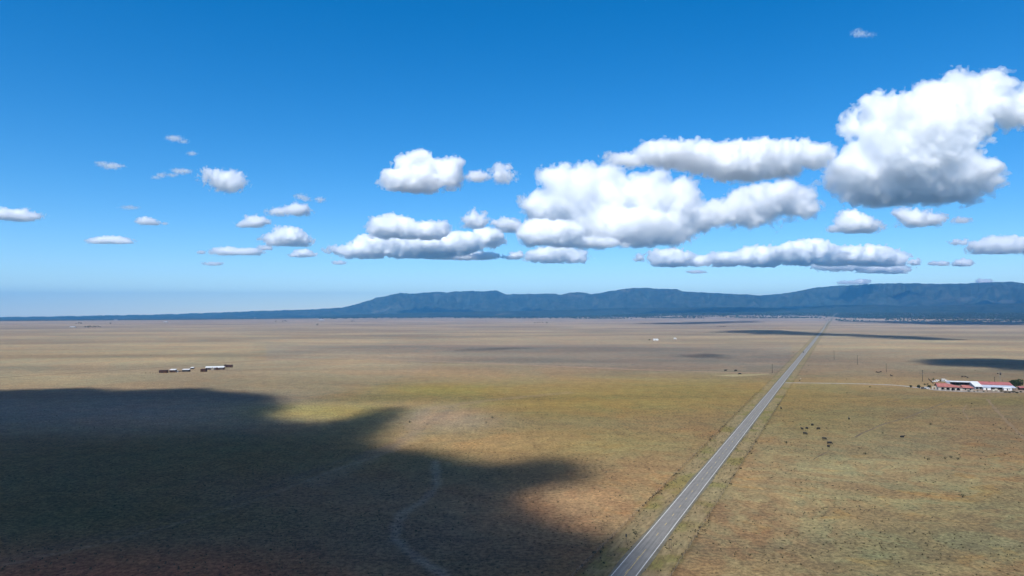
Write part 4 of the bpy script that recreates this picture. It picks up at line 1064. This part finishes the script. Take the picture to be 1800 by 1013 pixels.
b = MB(); b.lathe([(.35, 0), (.35, .35), (.5, .4), (.1, .75)], (12, 18.4, 5.6), 10); b.build('roof_vent', M['brown'], t)
def small_shed(label, px, py, w, d, h, roof, wall, rise=.5, door=True, rz=RY, name='shed', cat='shed', win=0):
    t = thing(name, label, cat, gp(px, py), rz)
    b = MB(); b.box(0, w, 0, d, 0, h); b.poly([(0, 0, h), (0, d, h), (0, d, h + rise)]); b.poly([(w, d, h), (w, 0, h), (w, d, h + rise)]); b.poly([(0, d, h), (w, d, h), (w, d, h + rise), (0, d, h + rise)]); b.build('wall', M[wall], t)
    b = MB(); b.slab([(-.25, -.35, h + .10), (w + .25, -.35, h + .10), (w + .25, d + .3, h + rise + .16), (-.25, d + .3, h + rise + .16)], .1); b.build('roof', M[roof], t)
    if door: opening('door', t, w * .35, w * .35 + 1.1, .02, min(2.0, h - .3), -.04, 'dark', False)
    for k in range(win): opening('window', t, w * (.62 + .18 * k), w * (.62 + .18 * k) + .9, .9, 1.7, -.04)
    return t
small_shed('white box shed standing against the front of the red barn', 1728.6, 685.4, 6.2, 4.5, 2.1, 'grey_metal', 'white', .2)
small_shed('white shed with sloping roof at the right front of the red barn', 1764.8, 686.4, 6.6, 5, 2.0, 'white_metal', 'white', .6, win=1)
small_shed('dusty red roofed hut cut by the right edge', 1792.5, 686.0, 7.5, 5, 2.2, 'red_metal', 'brown', .9)

# board fence left of the yard
a_, c_ = gp(1632, 667.6), gp(1640.5, 675.6); t = thing('board_fence', 'dark board fence slanting down to the left gable of the house', 'fence', a_)
d_ = c_ - a_; n_ = 9
for k in range(n_ + 1):
    q = d_ * (k / n_); b = MB(); b.box(q.x - .09, q.x + .09, q.y - .09, q.y + .09, 0, 1.7); b.build('post', M['brown'], t)
b = MB()
for z in (.25, .6, .95, 1.3):
    b.slab([(0 + .12, 0, z + .26), (d_.x + .12, d_.y, z + .26), (d_.x + .16, d_.y, z), (.16, 0, z)], .03)
b.build('boards', M['brown'], t)

# pale rock heap and scattered rocks in front of the barn
for k, (x, y, w, h, mt, lb) in enumerate([(1746, 688.6, 3.0, 2.2, 'stone', 'pale boulder at the left of the rock heap before the barn'), (1751, 687.6, 3.4, 2.6, 'stone', 'largest pale boulder of the rock heap before the barn'), (1755, 689.4, 2.4, 1.4, 'stone', 'low pale boulder at the right of the rock heap')]):
    b = MB(); b.blob((0, 0, h * .35), (w / 2, w / 2.2, h * .62), 60 + k, 8); tag(b.build('boulder', M[mt], None, True), lb, 'boulder').location = gp(x, y)

# vehicles
def vehicle(name, label, cat, loc, rz, paint, kind='suv', s=1.0):
    t = thing(name, label, cat, loc, rz); t.scale = (s,) * 3
    w = .92
    if kind == 'pickup': prof = [(-2.6, .5), (-2.6, 1.05), (-.55, 1.08), (-.45, 1.78), (.75, 1.8), (1.35, 1.15), (2.5, 1.0), (2.65, .55)]; cab = [(-.40, 1.12), (-.34, 1.70), (.70, 1.72), (1.22, 1.16)]
    else: prof = [(-2.3, .5), (-2.35, 1.1), (-2.1, 1.72), (.45, 1.76), (1.2, 1.12), (2.2, .98), (2.35, .55)]; cab = [(-2.0, 1.16), (-1.9, 1.64), (.40, 1.68), (1.06, 1.16)]
    b = MB(); n = len(prof)
    b.poly([(x, -w, z) for x, z in prof]); b.poly([(x, w, z) for x, z in prof][::-1])
    for k in range(n):
        a, c = prof[k], prof[(k + 1) % n]; b.poly([(a[0], -w, a[1]), (a[0], w, a[1]), (c[0], w, c[1]), (c[0], -w, c[1])])
    b.build('body', M[paint], t)
    for sy in (-1, 1):
        g_ = MB(); y = sy * (w + .012); g_.poly([(x, y, z) for x, z in (cab if sy < 0 else cab[::-1])]); g_.build('side_window', M['glass'], t)
    g_ = MB(); a, c = (cab[2], cab[3]); g_.poly([(a[0] + .18, -w * .85, a[1] - .02), (c[0] + .12, -w * .85, c[1]), (c[0] + .12, w * .85, c[1]), (a[0] + .18, w * .85, a[1] - .02)]); g_.build('windscreen', M['glass'], t)
    for x in (-1.45, 1.45):
        for sy in (-1, 1):
            wl = MB(); wl.tube((x, sy * .72, .36), (x, sy * .96, .36), .36, .36, 14); o = wl.build('wheel', M['tyre'], t)
            h_ = MB(); h_.tube((x, sy * .961, .36), (x, sy * .975, .36), .19, .17, 10); h_.build('hub', M['steel'], o)
    for sy in (-1, 1):
        h_ = MB(); x = prof[-1][0] if kind != 'pickup' else 2.62; h_.box(x - .06, x + .02, sy * .62 - .16, sy * .62 + .16, .72, .88); h_.build('headlight', M['white'], t)
    return t
q = axis_pts(np.array([float((hit(1414.3, 620.3)[:2] - P1) @ RD)]), -1.65)[0]
vehicle('car', 'dark car driving away on the far straight road', 'car', (q[0], q[1], .12), math.atan2(RD[1], RD[0]), 'car', s=1.1)
vehicle('car', 'dark car parked on the drive left of the house', 'car', gp(1624.0, 684.2), R(-30), 'car')
vehicle('car', 'white car parked on the drive by the arcaded house', 'car', gp(1629.5, 683.6), R(-15), 'car_white')
vehicle('pickup', 'white pickup parked behind the house gable, leftmost of the parked row', 'pickup', gp(1643.5, 671.8), R(-20), 'car_white', 'pickup')
vehicle('car', 'white car parked in the middle of the row behind the house', 'car', gp(1649.4, 670.4), R(-20), 'car_white')
vehicle('pickup', 'white pickup parked next to the long open shed', 'pickup', gp(1663.0, 671.0), R(20), 'car_white', 'pickup')
t = thing('trailer', 'tall white stock trailer standing behind the house', 'trailer', gp(1655.5, 671.6), R(-20))
b = MB(); b.box(0, 3.4, 0, 2.2, .7, 3.3); b.build('body', M['white_metal'], t)
b = MB(); b.box(.2, 3.2, -.05, -.012, 1.6, 2.3); b.build('slot', M['dark'], t)
for x in (.9, 2.2):
    for y in (-.05, 2.0):
        b = MB(); b.tube((x, y, .38), (x, y + .24, .38), .38, .38, 12); b.build('wheel', M['tyre'], t)
b = MB(); b.tube((3.4, 1.1, .8), (4.6, 1.1, .6), .07, .07, 6); b.build('hitch', M['dark_metal'], t)
for k, (x, y, h, w, lb) in enumerate([(1641, 669.8, 3.2, 4.2, 'dark tree behind the parked white pickup'), (1653.5, 671.2, 2.4, 2.6, 'dark bushy tree between white car and stock trailer'), (1660, 671.5, 2.2, 2.2, 'dark bushy tree right of the stock trailer')]):
    tree('tree', lb, 'tree', gp(x, y), h, w, 80 + k, 160, lobes=5, trunk=.2)

# ------------------------------------------------------------------ the homestead out on the left
HY = R(4)
small_shed('dark brown boxy shed leftmost of the homestead', 279.2, 656.0, 9.4, 5, 3.2, 'brown', 'brown', .25, rz=HY)
small_shed('dark shed with pale roof next to the leftmost brown shed', 297.8, 655.0, 7.0, 5, 3.0, 'white_metal', 'brown', .9, rz=HY)
small_shed('low dark shed with pinkish pale roof in the homestead', 320.0, 653.8, 8.4, 5, 2.4, 'white_metal', 'dark', .8, rz=HY)
small_shed('tiny white topped hut set back in the homestead', 334.5, 649.0, 3.8, 4, 1.6, 'white_metal', 'dark', .7, rz=HY)
small_shed('dark brown shed standing left of the white roofed homestead house', 352.2, 654.0, 6.4, 5, 3.3, 'brown', 'brown', .2, rz=HY)
small_shed('dark brown shed farthest right in the homestead', 393.2, 646.2, 10.4, 5, 3.0, 'brown', 'brown', .2, rz=HY)
t = thing('water_tank', 'small pale water tank between the two left sheds', 'tank', gp(311.8, 654.3)); b = MB(); b.lathe([(1.1, 0), (1.1, 1.5), (.9, 1.75), (.15, 1.95)], n=16); b.build('shell', M['white_metal'], t); b = MB(); b.tube((1.0, 0, .3), (1.9, 0, .3), .06, .06, 6); b.build('pipe', M['dark_metal'], t)
a_, c_ = gp(313.5, 654.3), gp(319.6, 654.0); t = thing('board_fence', 'short dark corral fence between water tank and pinkish roofed shed', 'fence', a_); d_ = c_ - a_
b = MB()
for z in (.3, .8, 1.3): b.slab([(0, -.03, z + .3), (d_.x, d_.y - .03, z + .3), (d_.x, d_.y + .02, z), (0, .02, z)], .03)
b.build('boards', M['brown'], t)
for k in range(4):
    q = d_ * (k / 3); b = MB(); b.box(q.x - .08, q.x + .08, q.y + .05, q.y + .2, 0, 1.7); b.build('post', M['brown'], t)
# the house
Hh = gp(361.5, 650.6); t = thing('house', 'white roofed homestead house with two small front gables', 'house', Hh, R(14)); W = 22.0
b = MB(); b.box(0, W, 0, 9, 0, 3.0); b.poly([(0, 0, 3.0), (0, 9, 3.0), (0, 4.5, 4.2)]); b.poly([(W, 9, 3.0), (W, 0, 3.0), (W, 4.5, 4.2)]); b.build('wall', M['brown'], t)
b = MB(); b.slab([(-.6, -.7, 2.95), (W + .6, -.7, 2.95), (W + .6, 4.5, 4.45), (-.6, 4.5, 4.45)], .14); b.slab([(W + .6, 9.7, 2.95), (-.6, 9.7, 2.95), (-.6, 4.51, 4.45), (W + .6, 4.51, 4.45)], .14); b.build('roof', M['white_metal'], t)
for gx in (8.6, 14.2):
    b = MB(); b.box(gx - 1.8, gx + 1.8, -2.2, -.02, 0, 2.3); b.poly([(gx - 1.8, -2.2, 2.3), (gx + 1.8, -2.2, 2.3), (gx, -2.2, 3.5)]); o = b.build('porch', M['stone'] if gx < 10 else M['brown'], t)
    b = MB(); b.slab([(gx - 2.1, -2.5, 2.2), (gx - 2.1, 2.6, 2.2), (gx, 2.6, 3.85), (gx, -2.5, 3.85)], .1); b.slab([(gx + 2.1, 2.6, 2.2), (gx + 2.1, -2.5, 2.2), (gx + .01, -2.5, 3.85), (gx + .01, 2.6, 3.85)], .1); b.build('porch_roof', M['white_metal'], o)
for x in (1.5, 4.2, 17.2, 19.6): opening('window', t, x, x + 1.3, .9, 2.0, -.04)
opening('door', t, 11.0, 12.0, .02, 2.1, -.04, 'dark')
tree('tree', 'dark round tree behind the farthest right homestead shed', 'tree', gp(396.2, 644.6), 3.6, 4.0, 91, 160, lobes=5, trunk=.15)
for k, (x, y) in enumerate([(256.5, 656.4), (264.5, 656.6), (268.5, 656.8), (272.8, 656.8), (276.5, 656.3)]):
    dup(proto, gp(x, y), k, ['brownish weed bush farthest left of the homestead', 'brownish weed bush second in the row left of the homestead', 'brownish weed bush third in the row left of the homestead', 'thickest weed bush close to the leftmost brown shed', 'small weed bush touching the leftmost brown shed'][k], .9)

# ------------------------------------------------------------------ far farms and trees
small_shed('white farm building far out beyond the red dirt track', 1149.2, 598.6, 12.5, 9, 3.0, 'white_metal', 'white', 1.0, rz=R(0))
small_shed('pinkish far farm building right of the white one', 1185.0, 597.6, 6.5, 6, 3.4, 'white_metal', 'plaster', 1.6, rz=R(0))
tree('tree', 'low dark tree left of the far white farm building', 'tree', gp(1141.5, 599.2), 4, 7, 95, 140, lobes=5)
def far_building(label, px, py, w, h, roof='pale_metal', wall='stone'):
    p = far_point(px, py) if py < 575 else gp(px, py)
    t = thing('farm_building', label, 'farm building', p, R(5)); b = MB(); b.box(-w / 2, w / 2, 0, w * .5, -.5, h * .6); b.build('wall', M[wall], t)
    b = MB(); b.slab([(-w / 2 - .4, -.5, h * .6 + .1), (w / 2 + .4, -.5, h * .6 + .1), (w / 2 + .4, w * .25, h), (-w / 2 - .4, w * .25, h)], .2); b.slab([(w / 2 + .4, w * .5 + .5, h * .6 + .1), (-w / 2 - .4, w * .5 + .5, h * .6 + .1), (-w / 2 - .4, w * .25 + .02, h), (w / 2 + .4, w * .25 + .02, h)], .2); b.build('roof', M[roof], t)
for (x, y, w, h, lb) in [(127, 576.4, 24, 6, 'long low white farm building left of the far tree clump'), (291, 567.2, 26, 7, 'white farm building far out on the left plain'), (565, 563.8, 45, 9, 'long pale farm building far out left of the mountains'), (203, 563.5, 34, 8, 'pale building by the horizon far left'), (448, 559.5, 30, 9, 'tiny pale building near the horizon left of the mountains'),
                      (1464, 545.6, 60, 12, 'small white building on the dark slope above the far road'), (1514, 544.5, 70, 12, 'white building on the dark slope right of the far road'), (1430, 547.5, 50, 10, 'pale building among far trees left of the far road')]:
    far_building(lb, x, y, w, h)

FT = [tree('tree', 'dark tree of the clump far out on the left plain', 'tree', gp(150, 576.3), 11, 13, 200 + k, 120, 'juniper', 'trees far out on the plain', .12, 5) for k in range(1)]
FT.append(tree('tree', 'larger dark tree left of the road near its far dip', 'tree', far_point(1456, 564.2), 13, 15, 211, 120, 'juniper', 'trees by the far road', .12, 5))
r_ = random.Random(9)
for (x, y) in [(153.5, 575.8), (156, 576.2), (159, 575.6), (162, 576.0), (165, 575.6), (168.5, 575.9), (172.5, 575.4), (176, 576.0)]:
    dup(FT[0], gp(x, y + .2), r_.uniform(0, 6), None, r_.uniform(.7, 1.2))
dup(FT[1], far_point(1452.6, 565.6), 2.0, 'smaller dark tree left of the road near its far dip', .8)
CL = [('dark tree of the small clump at the far left above the big clump', [(134, 569.8), (138, 569.6), (142, 570)]), ('dark lone tree right of the far left clump', [(194, 570)]), ('dark tree in the clump left of the long pale building', [(497, 566), (501, 565.6), (504, 566), (485, 566.2)]), ('dark tree alone below the long pale building', [(558, 572.4)]),
      ('dark tree in the pair at the foot of the left mountain slope', [(619, 566), (623, 566)]), ('dark tree of the clump in the middle of the far plain', [(940, 569), (945, 568.6), (948.5, 568.6), (954, 568.2), (961, 569)]), ('small dark bush of the row on the plain right of centre', [(1262, 575.4), (1266, 575.2), (1269, 575.2), (1272, 575.3), (1275, 575.2)]),
      ('dark tree standing out in the far tree belt', [(1182.6, 558.3)]), ('dark tree of the clump beyond the left homestead', [(382, 561.8), (387, 562), (392, 561.8)])]
for lb, ps in CL:
    for (x, y) in ps:
        p = gp(x, y) if y > 574 else far_point(x, y)
        d = dup(FT[0], p, r_.uniform(0, 6), lb, r_.uniform(.55, .8) if 'row' in lb else r_.uniform(.8, 1.25) * (p.y / 4000) ** .5)

def belt():
    """junipers thinning out of the far forest onto the plain"""
    rr = np.random.RandomState(31); near = []; V = []; Q = []
    ang = np.linspace(0, math.tau, 7)[:-1]
    n = 0
    while n < 9000:
        px = rr.uniform(560, 1960); az = math.atan((px - CX) / F); e = np.interp(math.degrees(az), [-60, -22, -8, 0, 10, 24, 26, 38, 60], [7600, 9300, 11000, 9800, 9800, 10300, 9000, 8600, 8500])
        r = e * (.90 + .55 * rr.rand() ** 1.35)
        if px < 1000 and rr.rand() > .45: continue
        x, y = r * math.sin(az), r * math.cos(az)
        if float(perlin(np.array([x / 420, y / 420, 2.2]))) + rr.uniform(-.3, .3) + (r / e - 1) * 1.2 < 0: continue
        u = (x - P1[0]) * RN[0] + (y - P1[1]) * RN[1]; sr = (x - P1[0]) * RD[0] + (y - P1[1]) * RD[1]
        if abs(u - float(90 * sstep(8200, 12800, sr) - 18 * sstep(2600, 7000, sr))) < 55: continue
        n += 1
        if r < e * .985 and len(near) < 110: near.append((x, y)); continue
        w = rr.uniform(5, 12); h = rr.uniform(7, 13); z = float(G(x, y)); k = len(V)
        for (q, zz) in ((.7, 0), (1.0, .35), (.75, .75)):
            for a in ang: V.append((x + math.cos(a) * w * q * rr.uniform(.8, 1.2), y + math.sin(a) * w * q * rr.uniform(.8, 1.2), z + h * zz))
        V.append((x, y, z + h))
        for j in range(2):
            for i in range(6): Q.append((k + j * 6 + i, k + j * 6 + (i + 1) % 6, k + j * 6 + 6 + (i + 1) % 6, k + j * 6 + 6 + i))
        for i in range(0, 6, 2): Q.append((k + 12 + i, k + 13 + i, k + 12 + (i + 2) % 6, k + 18))
    o = mesh_np('woodland', np.array(V), np.array(Q), M['juniper'], False); o['kind'] = 'stuff'
    for (x, y) in near:
        dup(FT[0], (x, y, float(G(x, y)) - .3), rr.uniform(0, 6), 'dark juniper thinly scattered where the plain meets the far forest', rr.uniform(.7, 1.15), 'junipers at the edge of the far forest')
belt()

# ------------------------------------------------------------------ haze
def haze():
    mb = MB(); mb.box(-34000, 34000, -34000, 34000, -420, 1060)
    m, nt, out = newmat('haze_air'); v = nt.nodes.new('ShaderNodeVolumePrincipled')
    v.inputs['Color'].default_value = (.14, .54, 1.0, 1); v.inputs['Density'].default_value = 3.8e-5; v.inputs['Anisotropy'].default_value = .2
    nt.links.new(v.outputs[0], out.inputs['Volume'])
    o = mb.build('haze', m); o['kind'] = 'stuff'
haze()

# ------------------------------------------------------------------ camera, sky, sun, render
cam = bpy.data.cameras.new('camera'); co = bpy.data.objects.new('camera', cam); COL.objects.link(co)
cam.lens = 24; cam.sensor_width = 36; cam.clip_start = .5; cam.clip_end = 300000
co.location = (0, 0, H); co.rotation_euler = (R(90) - PITCH, 0, 0); SC.camera = co
w = bpy.data.worlds.new('World'); SC.world = w; w.use_nodes = True; nt = w.node_tree
sky = nt.nodes.new('ShaderNodeTexSky'); sky.sky_type = 'NISHITA'; sky.sun_disc = False
sky.sun_elevation = SUN_EL; sky.sun_rotation = SUN_AZ; sky.altitude = 1900; sky.air_density = 1.0; sky.dust_density = 0.0; sky.ozone_density = 3.0
hs = nt.nodes.new('ShaderNodeHueSaturation'); hs.inputs['Saturation'].default_value = 1.42; hs.inputs['Value'].default_value = 1.0; hs.inputs['Hue'].default_value = .50
nt.links.new(sky.outputs[0], hs.inputs['Color']); nt.links.new(hs.outputs[0], nt.nodes['Background'].inputs[0])
nt.nodes['Background'].inputs[1].default_value = .122
l = bpy.data.lights.new('sun', 'SUN'); l.energy = 4.5; l.angle = R(.53); l.color = (1, .965, .90)
lo = bpy.data.objects.new('sun', l); COL.objects.link(lo); lo.rotation_euler = Vector(SUN).to_track_quat('Z', 'Y').to_euler()
SC.view_settings.view_transform = 'Standard'; SC.view_settings.look = 'None'; SC.view_settings.gamma = 1.0; SC.view_settings.exposure = 0.42
c = SC.cycles
c.max_bounces = 132; c.volume_bounces = 128; c.diffuse_bounces = 3; c.transparent_max_bounces = 48
c.use_denoising = True; c.use_adaptive_sampling = True; c.adaptive_threshold = .01
